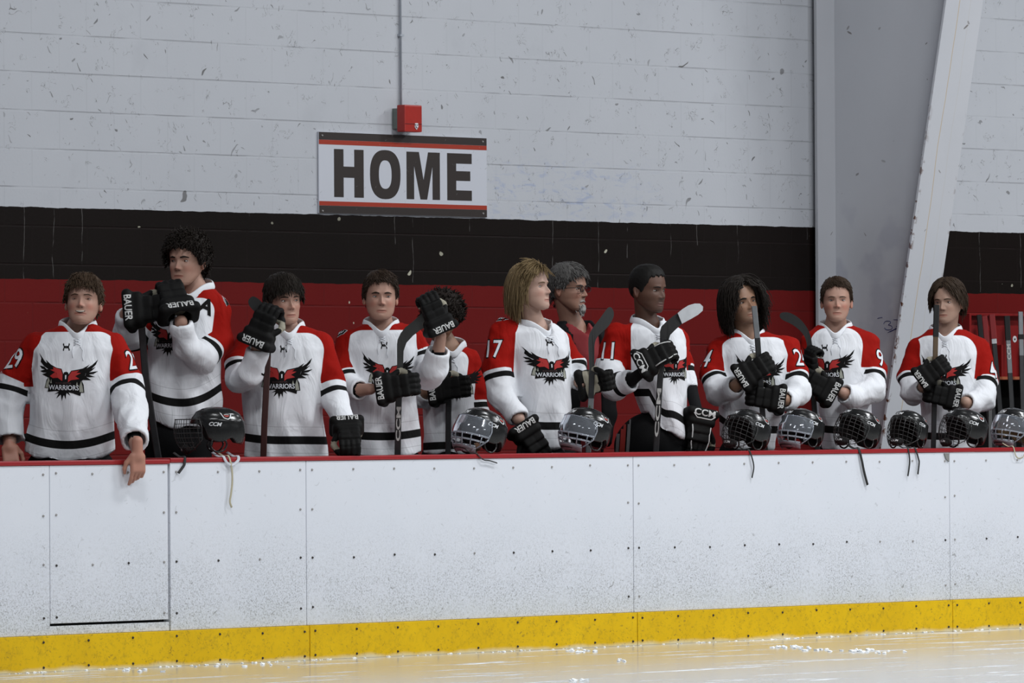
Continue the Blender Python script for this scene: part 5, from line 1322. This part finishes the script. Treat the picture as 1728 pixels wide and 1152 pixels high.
# eleventh
PEOPLE.append(dict(cx=1600, Y=.50, seed=21, ext=1, label='person at far right with parted dark hair behind an upright stick end', group='players behind the boards',
  neck=(1596, 560, .0), eyes=(1588, 511), face=(-24, 0, -2), hs=1.0,
  head=hd(haircol=(.048, .030, .018), seed=12, flush=.2, skin=(.37, .235, .175), gaze=-.001,
    hair=dict(clear=(.050, .050), line=[(0, .086), (15, .078), (30, .055), (45, .036), (60, .020), (75, -.005), (88, .004), (100, .00), (115, -.03), (180, -.065)], thick=.016, n=1500, r=.0032, lift=.25, mess=.12, grav=lambda a: .22 if abs(a) > 50 else .14, curl=.10, seg=8, flow=(lambda a: (math.copysign(2.0, a), .0, -.4) if abs(a) < 50 else (0, .5, -.3)), radial=.2, lump=.15, len=lambda a, u: .060 if abs(a) < 70 else .085-.03*u)),
  torso=[(555, 1566, 1630, .09, .02), (572, 1550, 1652, .12, .01), (600, 1546, 1660, .14), (640, 1550, 1655, .15), (700, 1554, 1650, .15), (785, 1556, 1648, .15)],
  hem=(768, 766, 766), stripe=.085, panel=(1534, 1650, 566, 640),
  arms=[dict(p=[(1550, 592, .0, 21), (1536, 634, -.04, 21), (1540, 664, -.13, 20), (1556, 660, -.20, 17)], red=48, gap=4, wrist=(1560, 650, -.26)),
        dict(p=[(1650, 592, .0, 22), (1662, 640, -.04, 22), (1660, 672, -.12, 21), (1636, 682, -.20, 18)], red=52, gap=3, wrist=(1628, 678, -.25))],
  gloves=[dict(at=(1549, 645, -.30), to=(1580, 622, -.32), back=(0, -1, .15), side=1, scale=.88), dict(at=(1620, 675, -.28), to=(1584, 666, -.30), back=(0, -1, .1), side=-1, scale=.90)],
  crest=(1592, 636, 84, -4), mark=(1590, 597), nums=[(1674, 624, '4', 40)], wing=[(1655, 565, 35, -35)], yaw=-6))
SHIRT = flat('coach_red_shirt', (.20, .010, .014), .8)
import time as _t
for sp in PEOPLE:
    if ONLY and sp['seed'] not in ONLY: continue
    if sp.get('kind') == 'coach': sp['shirt'] = SHIRT
    t0 = _t.time(); r_, L_, mp_ = person(sp); sp['L'] = L_; sp['mpp'] = mp_
    print('person', sp['seed'], round(_t.time()-t0, 1))
# ================================================================== helmets along the rail
SHELL = NT('helmet_black', .16, .5); co = SHELL.co(); SHELL.base(SHELL.mix(SHELL.noise(co, 40, 4, .7), (.006, .006, .006), (.012, .012, .012))); SHELL.set(SHELL.b.inputs['Roughness'], SHELL.math('MULTIPLY_ADD', SHELL.noise(co, 25, 4), .3, .10))
SHELL = SHELL.m
LINER = flat('helmet_foam', (.010, .010, .010), .9); LINTAN = flat('helmet_foam_tan', (.30, .23, .12), .9); VENT = flat('vent_dark', (.002, .002, .002), .9); WIRE = flat('cage_wire', (.030, .030, .030), .3, metal=.3)
STRB = flat('strap_black', (.008, .008, .008), .7); STRW = flat('strap_white', (.55, .57, .62), .7); STRC = flat('strap_cream', (.42, .38, .27), .8); HP_W = flat('helmet_print', (.62, .63, .64), .5); HP_R = flat('helmet_print_red', (.40, .03, .02), .5)
def clear_mat():
    m_ = bpy.data.materials.new('clear_shield'); m_.use_nodes = True; t = m_.node_tree; t.nodes.clear()
    o = t.nodes.new('ShaderNodeOutputMaterial'); mx = t.nodes.new('ShaderNodeMixShader'); tr = t.nodes.new('ShaderNodeBsdfTransparent'); gl = t.nodes.new('ShaderNodeBsdfGlossy'); fr = t.nodes.new('ShaderNodeFresnel')
    tr.inputs[0].default_value = (.86, .88, .90, 1); gl.inputs['Roughness'].default_value = .08; gl.inputs[0].default_value = (.9, .93, 1, 1); fr.inputs[0].default_value = 1.5
    df = t.nodes.new('ShaderNodeBsdfDiffuse'); df.inputs[0].default_value = (.5, .53, .58, 1); m2 = t.nodes.new('ShaderNodeMixShader'); m2.inputs[0].default_value = .10
    t.links.new(fr.outputs[0], mx.inputs[0]); t.links.new(tr.outputs[0], mx.inputs[1]); t.links.new(gl.outputs[0], mx.inputs[2]); t.links.new(mx.outputs[0], m2.inputs[1]); t.links.new(df.outputs[0], m2.inputs[2]); t.links.new(m2.outputs[0], o.inputs[0]); return m_
CLEAR = clear_mat()
CLEAR2 = CLEAR.copy(); CLEAR2.name = 'clear_edge'; [n for n in CLEAR2.node_tree.nodes if n.type == 'MIX_SHADER'][1].inputs[0].default_value = .34
def shell_edge(az):
    a = abs(math.degrees(math.atan2(math.sin(az), math.cos(az))))
    return float(np.interp(a, [0, 40, 58, 70, 84, 100, 118, 135, 180], [.040, .040, .030, -.035, -.050, -.046, -.020, -.048, -.055]))
def shell_pt(az, z, off=0):
    zz = max(-.06, min(z, .126)); k = (1-(zz/.126)**2.6)**(1/2.4) if zz > 0 else 1-.10*(zz/-.06)**2
    rx, ry = .106, (.138 if math.cos(az) > 0 else .140); s, c = math.sin(az), math.cos(az)
    a = abs(math.degrees(math.atan2(s, c)))
    rdg = .0045*(math.exp(-((zz-.062)/.010)**2)*(1 if 25 < a < 150 else .2))+.003*math.exp(-((zz-.095)/.008)**2)
    p = V(rx*k*abs(s)**.92*np.sign(s), -ry*k*abs(c)**.95*np.sign(c), zz)
    n = V(p[0]/rx**2, p[1]/ry**2, p[2]/.126**2 if zz > 0 else 0); n /= max(np.linalg.norm(n), 1e-9)
    return p+n*(off+rdg)
def build_shell(off, zadd=0):
    nu, nv = 72, 26; vs = []; fs = []
    for j in range(nv):
        for i in range(nu):
            az = 2*math.pi*i/nu; zl = shell_edge(az)+zadd; t = j/(nv-1); z = zl+(.126-zl)*math.sin(t*math.pi/2)**1.0
            vs.append(shell_pt(az, z, off))
    for j in range(nv-1):
        for i in range(nu): a = j*nu+i; b = j*nu+(i+1) % nu; fs.append((a, b, b+nu, a+nu))
    return np.array(vs), np.array(fs), nu
def cage_pt(az, z, R_=(.110, .158)):
    k = 1-.55*max(0, -(z+.02)/.14)**2.2-.10*max(0, z/.06)
    return V(R_[0]*k*math.sin(az), -R_[1]*k*math.cos(az)-.004, z)
def make_helmet(kind, liner=None):
    root = empty('hockey_helmet')
    v0, f0, nu = build_shell(0); v1, f1, _ = build_shell(-.006)
    vs = np.concatenate([v0, v1]); n = len(v0)
    rim = np.array([(i, (i+1) % nu, n+(i+1) % nu, n+i) for i in range(nu)])[:, ::-1]
    sh = grid_obj('shell', vs, np.concatenate([f0, f1[:, ::-1]+n, rim]), [SHELL], root)
    v2, f2, _ = build_shell(-.019, .004); vs2 = np.concatenate([v1*V(.99, .99, .99), v2]); rim2 = np.array([(i, (i+1) % nu, n+(i+1) % nu, n+i) for i in range(nu)])[:, ::-1]
    grid_obj('liner', vs2, np.concatenate([f1, f2[:, ::-1]+n, rim2]), [liner or LINER], root)
    b = bvh_of(v0, f0)
    def mp(az, z, ang=0):
        a = az*D2R; F2 = V(math.sin(a), -math.cos(a), 0); U2 = V(math.cos(a), math.sin(a), 0)*math.cos(ang)+V(0, 0, math.sin(ang)); W2 = -V(math.cos(a), math.sin(a), 0)*math.sin(ang)+V(0, 0, math.cos(ang))
        return ray_map(b, V(0, 0, z), U2, W2, -F2, .4, .385)
    for az, z, sz, nm in ((-80, .040, .018, 'CCM'), (80, .040, .018, 'CCM'), (-8, .078, .018, 'CCM')):
        t = text_mesh(nm, sz, .03, .25); drape('logo_lettering', [(t[0]*V(1.1, 1), t[1], 0, .0010)], [HP_W], sh, mp(az, z), .02)
    for sd in (-1, 1):
        q = np.array([(-.030, .016), (-.012, .006), (.0, .010), (.014, .006), (.030, .014), (.020, -.010), (.004, -.018), (-.016, -.012)])
        drape('team_sticker', [(q, [tuple(range(8))], 0, .0010), (q*.74, [tuple(range(8))], 2, .0016), (q*V(.50, .30), [tuple(range(8))], 1, .0022)], [HP_W, HP_R, VENT], sh, mp(sd*112, .082), .015)
    L_ = []
    for az, z, w_, h_ in ((-35, .098, .036, .008), (35, .098, .036, .008), (-50, .078, .030, .007), (50, .078, .030, .007), (-98, .066, .040, .006), (98, .066, .040, .006), (-80, .094, .034, .007), (80, .094, .034, .007), (-12, .112, .018, .006), (12, .112, .018, .006)):
        q = np.array([(math.cos(t)*w_/2, math.sin(t)*h_/2) for t in np.linspace(0, 2*math.pi, 13)[:-1]]); drape('vent', [(q, [tuple(range(12))], 0, .0009)], [VENT], sh, mp(az, z), .02)
    # ear guards
    for sd in (-1, 1):
        bm = bmesh.new(); pts = [shell_pt(sd*a*D2R, z, -.003) for a, z in ((80, -.04), (76, -.075), (86, -.098), (100, -.092), (106, -.06), (102, -.04))]
        pts = [V(p[0], p[1], z) for p, z in zip([shell_pt(sd*a*D2R, -.04, -.003) for a in (78, 76, 86, 100, 108, 104)], (-.035, -.072, -.095, -.090, -.06, -.035))]
        add_tube(bm, catmull(pts, 4), .0048, 6); bm_obj('ear_guard', bm, SHELL, root)
    if kind == 'cage':
        bm = bmesh.new()
        for z in (.040, .018, -.004, -.028, -.052, -.076, -.100):
            am = 78 if z > -.06 else 60; add_tube(bm, [cage_pt(a*D2R, z+.012*math.cos(a*D2R*1.2)) for a in np.linspace(-am, am, 19)], .0016 if z < .04 else .0026, 5)
        for az in (-72, -57, -43, -29, -15, 0, 15, 29, 43, 57, 72):
            zb_ = -.115+.0006*abs(az)*0+(.03 if abs(az) > 60 else 0); add_tube(bm, [cage_pt(az*D2R, z) for z in np.linspace(.050, zb_, 12)], .0016, 5)
        for sd in (-1, 1):
            add_tube(bm, [cage_pt(sd*76*D2R, .05), cage_pt(sd*80*D2R, .0), cage_pt(sd*78*D2R, -.06), cage_pt(sd*55*D2R, -.105), cage_pt(sd*20*D2R, -.124), cage_pt(0, -.126)], .0026, 5)
        bm_obj('face_cage', bm, WIRE, root)
        vs, fs = nets(lambda P: np.maximum(ell(P, (0, -.108, -.100), (.046, .030, .026)), -ell(P, (0, -.085, -.092), (.038, .030, .024))), (-.06, -.15, -.14), (.06, -.06, -.06), .006)
        cup = grid_obj('chin_cup', vs, fs, [LINER], root); cb = bvh_of(vs, fs); t = text_mesh('CCM', .012, .03, .2); drape('logo_lettering', [(t[0]*V(1.3, 1), t[1], 0, .001)], [HP_W], cup, ray_map(cb, V(0, -.1, -.100), V(1, 0, 0), V(0, 0, 1), V(0, 1, 0), .3, .6), .02)
    else:
        R_ = (.112, .160); nu2, nv2 = 36, 12; vs = []; fs = []
        for off in (0, .0025):
            for j in range(nv2):
                for i in range(nu2):
                    az = -80+160*i/(nu2-1); z = .052+(-.040-.052)*j/(nv2-1)+.010*(abs(az)/80)**2*(j/(nv2-1)); p = cage_pt(az*D2R, z, (R_[0]-off, R_[1]-off)); vs.append(p)
        m_ = nu2*nv2
        for j in range(nv2-1):
            for i in range(nu2-1): a = j*nu2+i; fs.append((a, a+1, a+nu2+1, a+nu2)); fs.append((m_+a+nu2, m_+a+nu2+1, m_+a+1, m_+a))
        g = grid_obj('visor', np.array(vs), np.array(fs), [CLEAR], root)
        bm = bmesh.new(); rr = (.0042, .0022)
        add_tube(bm, [cage_pt(a*D2R, .052, R_) for a in np.linspace(-80, 80, 25)], .0024, 6)
        for z in (-.044, -.072, -.100):
            am = (80, 74, 58)[(-.044, -.072, -.100).index(z)]; add_tube(bm, [cage_pt(a*D2R, z+.010*(abs(a)/80)**2, R_) for a in np.linspace(-am, am, 21)], (.0050, .0026), 6, flat=(0, 0, 1))
        for az in (-66, -44, -22, 0, 22, 44, 66): add_tube(bm, [cage_pt(az*D2R, z, R_) for z in np.linspace(-.042, -.100 if abs(az) < 60 else -.08, 6)], (.0042, .0028), 6)
        for sd in (-1, 1): add_tube(bm, [cage_pt(sd*80*D2R, .052, R_), cage_pt(sd*83*D2R, .0, R_), cage_pt(sd*80*D2R, -.05, R_), cage_pt(sd*62*D2R, -.100, R_)], .0040, 6)
        bm_obj('lower_guard', bm, CLEAR2, g)
        nu3, nv3 = 24, 6; vs = []; fs = []
        for j in range(nv3):
            for i in range(nu3): az = -60+120*i/(nu3-1); vs.append(cage_pt(az*D2R, -.100-.026*j/(nv3-1), R_)*V(1, 1-.12*(j/(nv3-1))**2, 1))
        for j in range(nv3-1):
            for i in range(nu3-1): a = j*nu3+i; fs.append((a, a+1, a+nu3+1, a+nu3))
        o = grid_obj('chin_guard', np.array(vs), np.array(fs), [CLEAR2], root); md = o.modifiers.new('s', 'SOLIDIFY'); md.thickness = .003
        bm = bmesh.new(); add_tube(bm, [cage_pt(a*D2R, -.104, (.10, .148)) for a in np.linspace(-50, 50, 13)], (.014, .006), 8, flat=(0, 0, 1)); bm_obj('chin_cup', bm, LINER, root)
    return root
def kids(o): return [c for c in bpy.data.objects if c.parent == o]
def copy_tree(o, par=None):
    c = o.copy(); COL.objects.link(c)
    if par is not None: c.parent = par
    for ch in kids(o): copy_tree(ch, c)
    return c
RTOP = RAILZ
def place_helmet(r, px, yaw, pitch, roll, sc, label, Y=.10, dz=0):
    P = on_y(px, 765, Y); R3 = MW @ rotz(yaw*D2R) @ rotx(-pitch*D2R) @ roty(roll*D2R)*sc
    zs = []
    for c in [q for q in kids(r)]:
        if c.type == 'MESH' and len(c.data.vertices):
            a = np.empty(len(c.data.vertices)*3); c.data.vertices.foreach_get('co', a); zs.append((a.reshape(-1, 3) @ R3.T)[:, 2].min())
    z = RTOP-min(zs)+.001+dz; M_ = np.eye(4); M_[:3, :3] = R3; M_[:3, 3] = (P[0], P[1], z); r.matrix_world = Matrix(M_.tolist()); tag(r, label, 'helmet', 'black hockey helmets lined up on the rail'); return r, Matrix(M_.tolist())
HC = make_helmet('cage'); HV = make_helmet('visor')
HL = [('cage', 366, -82, 3, 0, .98, 'black cage helmet seen side-on with white and cream straps, below the tall curly-haired person'),
      ('visor', 812, -50, 20, 0, 1.0, 'black helmet with clear visor, leftmost of the visor helmets, below the bowed-head person'),
      ('visor', 990, -50, 17, 2, .98, 'black helmet with clear visor in front of the coach'),
      ('cage', 1262, -48, 20, 0, .95, 'black cage helmet in front of the long-haired dark person, strap hanging over the boards'),
      ('visor', 1354, -48, 17, -2, .93, 'black helmet with clear visor between two cage helmets, before the person with number 9'),
      ('cage', 1449, -46, 22, 0, .95, 'black cage helmet with a long black strap hanging far down, right of the visor helmet'),
      ('cage', 1533, -34, 20, 0, .90, 'black cage helmet with two short straps hanging over the boards'),
      ('cage', 1628, -58, 16, 0, .95, 'black cage helmet in front of the rightmost person, cage seen from the side'),
      ('visor', 1712, -46, 16, 0, .92, 'helmet with clear visor and tan lining at the right edge')]
used = set(); HM = []
for kd, px, yw, pt, rl, sc, lb in HL:
    src = HC if kd == 'cage' else HV
    if px == 366: r = make_helmet('cage')
    elif px == 1712: r = make_helmet('visor', LINTAN)
    elif kd not in used: r = src; used.add(kd)
    else: r = copy_tree(src)
    if px == 366:
        for c in kids(r):
            if c.name.split('.')[0] in ('face_cage', 'chin_cup'): c.location = (0, -.055, .028); c.rotation_euler = (math.radians(10), 0, 0)
    HM.append(place_helmet(r, px, yw, pt, rl, sc, lb))
def strap(k, pts, w_, mat, y=-.014):
    # ribbons that leave the helmet, cross the rail and hang down the boards
    r, M_ = HM[k]; Mi = M_.inverted(); bm = bmesh.new(); P = [on_y(a, b, y) for a, b in pts]
    top = P[0].copy(); q = [V(top[0], .07, RTOP+.025), V(top[0], .03, RTOP+.006), V(top[0], -.004, RTOP+.005)]
    Q = [Mi @ Vector(p) for p in catmull(q+P[1:], 5)]; fl = (Mi.to_3x3() @ Vector(tuple(RH)))
    add_tube(bm, Q, (w_*1.25, .0015), 8, flat=tuple(fl)); o = bm_obj('chin_strap', bm, mat, r); return o
strap(0, [(314, 772), (311, 783), (307, 790), (301, 798)], .0055, STRB)
strap(0, [(379, 770), (380, 776), (384, 782), (389, 785)], .0060, STRW); strap(0, [(404, 770), (402, 776), (396, 782), (390, 785)], .0060, STRW)
strap(0, [(389, 781), (391, 790), (392, 812), (390, 832), (388, 846), (391, 856)], .0045, STRC, -.017)
strap(1, [(806, 770), (815, 775), (826, 777), (839, 781)], .0030, STRB)
strap(3, [(1266, 763), (1269, 772), (1272, 788), (1269, 806)], .0042, STRB)
strap(5, [(1451, 762), (1454, 775), (1458, 795), (1464, 818)], .0070, STRB)
strap(6, [(1534, 762), (1535, 775), (1534, 790), (1532, 803)], .0045, STRB); strap(6, [(1546, 762), (1550, 774), (1551, 782), (1549, 800)], .0055, STRB)
strap(8, [(1712, 759), (1714, 768), (1719, 773), (1726, 771), (1729, 764)], .0035, STRC)

# ================================================================== sticks
CARB = NT('stick_carbon', .35, .4); CARB.base(CARB.mix(CARB.noise(CARB.co(), 30, 4), (.012, .012, .013), (.035, .035, .037))); CARB = CARB.m
TAPE = flat('tape_black', (.010, .010, .010), .8, bump=.4, bscale=300); TAPEB = flat('tape_black_worn', (.016, .016, .016), .6); TAPEG = flat('tape_worn', (.035, .036, .034), .8); TAPEW = flat('tape_white', (.52, .54, .56), .8); SILV = flat('stick_silver', (.19, .20, .21), .35, metal=.3); BRZ = flat('stick_bronze', (.13, .09, .055), .4, metal=.3)
BRN = flat('stick_dark_red', (.045, .014, .012), .4); SLBL = flat('stick_print', (.50, .50, .48), .5); GRN = flat('stick_green', (.06, .12, .05), .5); REDG = flat('grip_red', (.22, .010, .012), .7)
def add_bar(bm, a, b, w_, t_, wd, mi=0):
    a, b, wd = np.array(a, float), np.array(b, float), np.array(wd, float); d = (b-a)/np.linalg.norm(b-a); x = wd-d*(wd @ d); x /= np.linalg.norm(x); y = np.cross(d, x)
    prof = [(1, .6), (.75, 1), (-.75, 1), (-1, .6), (-1, -.6), (-.75, -1), (.75, -1), (1, -.6)]
    r = [[bm.verts.new(p+x*u*w_/2+y*v*t_/2) for u, v in prof] for p in (a, b)]
    for k in range(8): f = bm.faces.new((r[0][k], r[0][(k+1) % 8], r[1][(k+1) % 8], r[1][k])); f.material_index = mi
    for q, s_ in ((r[0], -1), (r[1], 1)): f = bm.faces.new(q[::s_]); f.material_index = mi
def stick(sp, segs, label, blade=None, foot=True, text=None, group='hockey sticks held by the players', w_=.031, t_=.021, wd=None):
    # segs = [(px, py, depth), ...] with a material for each piece between them; the last piece runs on to the floor
    O = on_y(sp['cx'], 770, sp['Y']); D0 = dep_of(O); Lw = lambda px, py, dy=0: on_dep(px, py, D0+dy)
    P = [Lw(*s[:3]) for s in segs]; mats = [s[3] for s in segs[:-1]]
    if foot:
        d = P[-1]-P[-2]; t = (FL+.012-P[-1][2])/d[2]; P.append(P[-1]+d*t); mats.append(mats[-1])
    base = P[-1] if foot else P[-1]
    root = empty('hockey_stick', base, label, 'hockey stick', group); wdv = RH if wd is None else wd
    i = 0
    while i < len(mats):
        j = i
        while j+1 < len(mats) and mats[j+1] is mats[i]: j += 1
        bm = bmesh.new(); k_ = 1.0 if mats[i] not in (TAPE, REDG) else 1.12
        for k in range(i, j+1): add_bar(bm, P[k]-base, P[k+1]-base, w_*k_, t_*k_, wdv)
        bm_obj('grip_tape' if mats[i] in (TAPE, REDG) else 'shaft', bm, mats[i], root); i = j+1
    if blade:
        for nm, out, dep, mat, th in blade:
            pts = [Lw(x, y, dep) for x, y in out]; c = np.mean(pts, 0); n = len(pts); bm = bmesh.new()
            ln = max(np.linalg.norm(p-pts[0]) for p in pts)
            F = [p-BH*th/2+BH*.04*(np.linalg.norm(p-pts[0])/max(ln, .2))**2*.6 for p in pts]; B = [p+BH*th for p in F]
            f = [bm.verts.new(p-base) for p in F]; b = [bm.verts.new(p-base) for p in B]; bm.faces.new(f); bm.faces.new(b[::-1])
            for k in range(n): bm.faces.new((f[k], b[k], b[(k+1) % n], f[(k+1) % n]))
            bmesh.ops.triangulate(bm, faces=[q for q in bm.faces if len(q.verts) > 4])
            bm_obj(nm, bm, mat, root)
    for tx in (text or []):
        t, (x0, y0, d0), (x1, y1, d1), h_, mat = tx; A, B = Lw(x0, y0, d0), Lw(x1, y1, d1); dv = (B-A)/np.linalg.norm(B-A); up = np.cross(dv, -BH); up /= np.linalg.norm(up)
        vs, fs = text_mesh(t, h_, .03, .0); vs = vs*np.array([np.linalg.norm(B-A)/(vs[:, 0].max()-vs[:, 0].min()), 1]); c = (A+B)/2-BH*(t_/2+.003)
        mesh_obj('shaft_lettering', [c+dv*v[0]-up*v[1]-base for v in vs], fs, mat, root)
    return root
SPD = {s['seed']: s for s in PEOPLE}
def smooth(P, n=4): return [tuple(p) for p in catmull([(a, b) for a, b in P]+[P[0]], n)][:-1]
stick(SPD[12], [(238, 538, -.24, CARB), (246, 640, -.20, CARB), (250, 665, -.19, CARB)], 'black stick under the gloves of the tall curly-haired person', w_=.034)
stick(SPD[13], [(455, 532, -.268, CARB), (452, 600, -.25, BRN), (446, 720, -.22, BRN), (444.5, 770, -.21, BRN)], 'dark red shafted stick with small black blade held beside the face',
      blade=[('blade', smooth([(449, 536), (440, 534), (430, 526), (421, 516), (419, 507), (426, 500), (436, 504), (446, 515), (453, 526), (458, 540)]), -.262, TAPE, .010)], text=[('BAUER', (452.3, 600, -.253), (453.6, 570, -.262), .012, SLBL)])
stick(SPD[14], [(674.5, 620, -.262, TAPEG), (673, 668, -.258, CARB), (672, 700, -.25, CARB), (671, 770, -.235, CARB)], 'stick with large grey taped blade held up by two gloves, white letters on its shaft',
      blade=[('blade', [(670, 632), (670, 580), (671, 573), (676, 562), (684, 552), (697, 542), (712, 528), (722, 520), (736, 516), (745, 524), (745, 537), (738, 543), (724, 549), (710, 556), (697, 566), (686, 578), (681, 592), (680, 632)], -.262, TAPEG, .010)],
      text=[('CCM', (671.5, 744, -.2425), (673, 686, -.256), .021, SLBL)], w_=.032)
stick(SPD[15], [(757, 600, -.19, CARB), (757, 680, -.185, CARB), (756, 765, -.18, CARB)], 'black stick held by the person with bowed head', w_=.030)
stick(SPD[16], [(999, 625, -.05, CARB), (997.5, 672, -.05, SILV), (996, 700, -.05, SILV)], 'stick with worn black blade held up between the fair-haired person and number 11',
      blade=[('blade', smooth([(995, 630), (993.5, 600), (993, 571), (999, 555), (1014, 535), (1026, 519), (1033, 520), (1036, 532), (1027, 550), (1010, 566), (1004, 578), (1002.5, 600), (1002.5, 630)], 3), -.05, TAPEB, .010), ('wear_mark', [(994, 684), (996, 684), (998, 693), (995, 697)], -.065, GRN, .001)], w_=.029)
stick(SPD[18], [(1119.5, 570, -.268, CARB), (1114, 640, -.255, CARB), (1109, 720, -.24, CARB), (1107, 760, -.235, CARB)], 'stick with black blade and white taped toe held up by number 11',
      blade=[('blade', [(1114, 588), (1113.5, 560), (1116, 551), (1126, 541), (1136, 533), (1143.5, 528), (1151, 546), (1140, 556), (1131, 565), (1127, 578), (1124.5, 588)], -.268, TAPE, .010),
             ('toe_tape', [(1143.5, 528), (1152, 521), (1162, 515), (1172, 512), (1181, 512), (1186.5, 517), (1186, 524), (1178, 531), (1166, 538), (1151, 546)], -.260, TAPEW, .011)], text=[('CCM', (1107.5, 737, -.2405), (1112.5, 655, -.256), .020, SLBL)], w_=.031)
stick(SPD[19], [(1272.5, 516, -.30, SILV), (1278, 570, -.296, CARB), (1283, 640, -.288, CARB), (1287, 700, -.28, CARB)], 'stick held butt end up, silver above black, before the long-haired person', w_=.030)
stick(SPD[20], [(1367, 590, -.215, CARB), (1372, 660, -.24, CARB), (1375, 700, -.24, CARB)], 'stick with curved black blade rising between two players in front of the column edge',
      blade=[('blade', smooth([(1362, 598), (1361, 578), (1354, 562), (1338, 548), (1320, 539), (1316, 532), (1320, 527), (1333, 527.5), (1349, 537), (1362, 553), (1369, 572), (1370, 598)], 3), -.215, TAPE, .010)], w_=.029)
stick(SPD[21], [(1580.5, 514, -.30, TAPE), (1579, 568, -.298, BRZ), (1578, 612, -.295, CARB), (1575, 760, -.27, CARB)], 'stick held butt end up in front of the eye of the rightmost person', w_=.028)

# ================================================================== stick rack at the right
RY_ = WY-.42
rx0, rx1 = on_y(1632, 600, RY_)[0], on_y(1790, 600, RY_)[0]; z1 = on_y(1690, 529.5, RY_)[2]; z0 = on_y(1690, 637, RY_)[2]
rack = empty('stick_rack', (rx0, RY_, FL), 'red painted wooden stick rack with dark lower compartment against the wall at right', 'rack')
redw = flat('rack_red_paint', (.20, .008, .008), .5, .3, bump=.1, bscale=60); redl = flat('rack_edge', (.42, .12, .05), .5); dk = flat('rack_void_shade', (.004, .004, .004), .9, .1)  # the near-black colour paints in the shade of the void below the ledge
def rb_(name, x0, x1, y0, y1, za, zb, mat): bm = bmesh.new(); add_box(bm, x0, x1, y0, y1, za-FL, zb-FL, .002); return bm_obj(name, bm, mat, rack)
Wd = rx1-rx0
rb_('back_panel', 0, Wd, .06, .08, z0, z1, redw); rb_('top_rail', 0, Wd, 0, .06, z1-.012, z1+.004, redw); rb_('ledge', 0, Wd, -.02, .08, z0-.012, z0+.006, redl)
rb_('void_shade_sheet', 0, Wd, .20, .22, FL, z0-.012, dk); rb_('side_board', 0, .02, -.02, .22, FL, z1, redw); rb_('side_board', Wd-.02, Wd, -.02, .22, FL, z1, redw)  # black sheet added behind the open frame as its dark void
rb_('divider', on_y(1690, 600, RY_)[0]-rx0, on_y(1690, 600, RY_)[0]-rx0+.02, .0, .06, z0, z0+.2, redw); rb_('divider', on_y(1733, 600, RY_)[0]-rx0, on_y(1733, 600, RY_)[0]-rx0+.02, .0, .06, z0, z0+.2, redw); rb_('floor_board', 0, Wd, -.02, .22, FL, FL+.03, dk)
bm = bmesh.new(); P = on_y(1712, 572, RY_+.06); bmesh.ops.create_cone(bm, cap_ends=True, segments=24, radius1=.020, radius2=.020, depth=.002, matrix=Matrix.Translation((P[0]-rx0, .0585, P[2]-FL)) @ Matrix.Rotation(math.pi/2, 4, 'X')); st = bm_obj('round_sticker', bm, HP_W, rack)
q = np.array([(-.6, .4), (0, .1), (.6, .4), (.3, -.3), (0, -.5), (-.3, -.3)])*.018; mesh_obj('sticker_mark', [(P[0]-rx0+a, .0568, P[2]-FL+b) for a, b in q], [tuple(range(6))], VENT, st)
def rstick(px0, py0, px1, segs, label, w_=.030, dy=0):
    Yt, Yb = RY_-.045-dy, RY_-.10-dy; T = on_y(px0, py0, Yt); B0 = on_y(px1, 700, Yb); d = B0-T; B = T+d*((FL+.035-T[2])/d[2])
    root = empty('hockey_stick', B, label, 'hockey stick', 'sticks standing in the rack')
    f0 = 0; L_ = np.linalg.norm(B-T)
    for ln, mat, ww in segs:
        f1 = min(1, f0+ln/L_) if ln else 1
        bm = bmesh.new(); add_bar(bm, T+(B-T)*f0-B, T+(B-T)*f1-B, w_*ww, .021*ww, RH); bm_obj('grip_tape' if ww > 1.05 else 'shaft', bm, mat, root); f0 = f1
    # blade lying along the floor of the rack
    return root, T, B
rstick(1652, 531, 1668, [(.26, TAPE, 1.15), (0, CARB, 1)], 'black gripped stick nearest the person in the rack', .026)
rstick(1661, 533, 1676, [(.27, REDG, 1.15), (0, CARB, 1)], 'narrow red gripped stick in the rack beside the black grip')
r_, T, B = rstick(1673.5, 530, 1688, [(.15, REDG, 1.25), (.03, TAPEW, 1.04), (0, CARB, 1)], 'red gripped stick with white band in the rack')
r_, T, B = rstick(1699, 533, 1708, [(.15, TAPE, 1.15), (.20, SILV, 1), (0, CARB, 1)], 'black gripped stick with white letters on its silver shaft in the rack')
dv = (B-T)/np.linalg.norm(B-T); up = np.cross(dv, -BH); vs, fs = text_mesh('CCM', .022, .03); c = T+dv*.22-BH*.0125; mesh_obj('shaft_lettering', [c-dv*v[0]*1.4+up*v[1]-B for v in vs], fs, SLBL, r_)
rstick(1722, 526, 1726, [(.14, SILV, 1.0), (.03, TAPE, 1.2), (.10, SILV, 1.0), (0, CARB, 1)], 'silver topped stick at the right edge of the rack')
rstick(1671, 600, 1671, [(0, CARB, 1)], 'short dark stick half hidden behind the rightmost person in the rack', .026, .09)
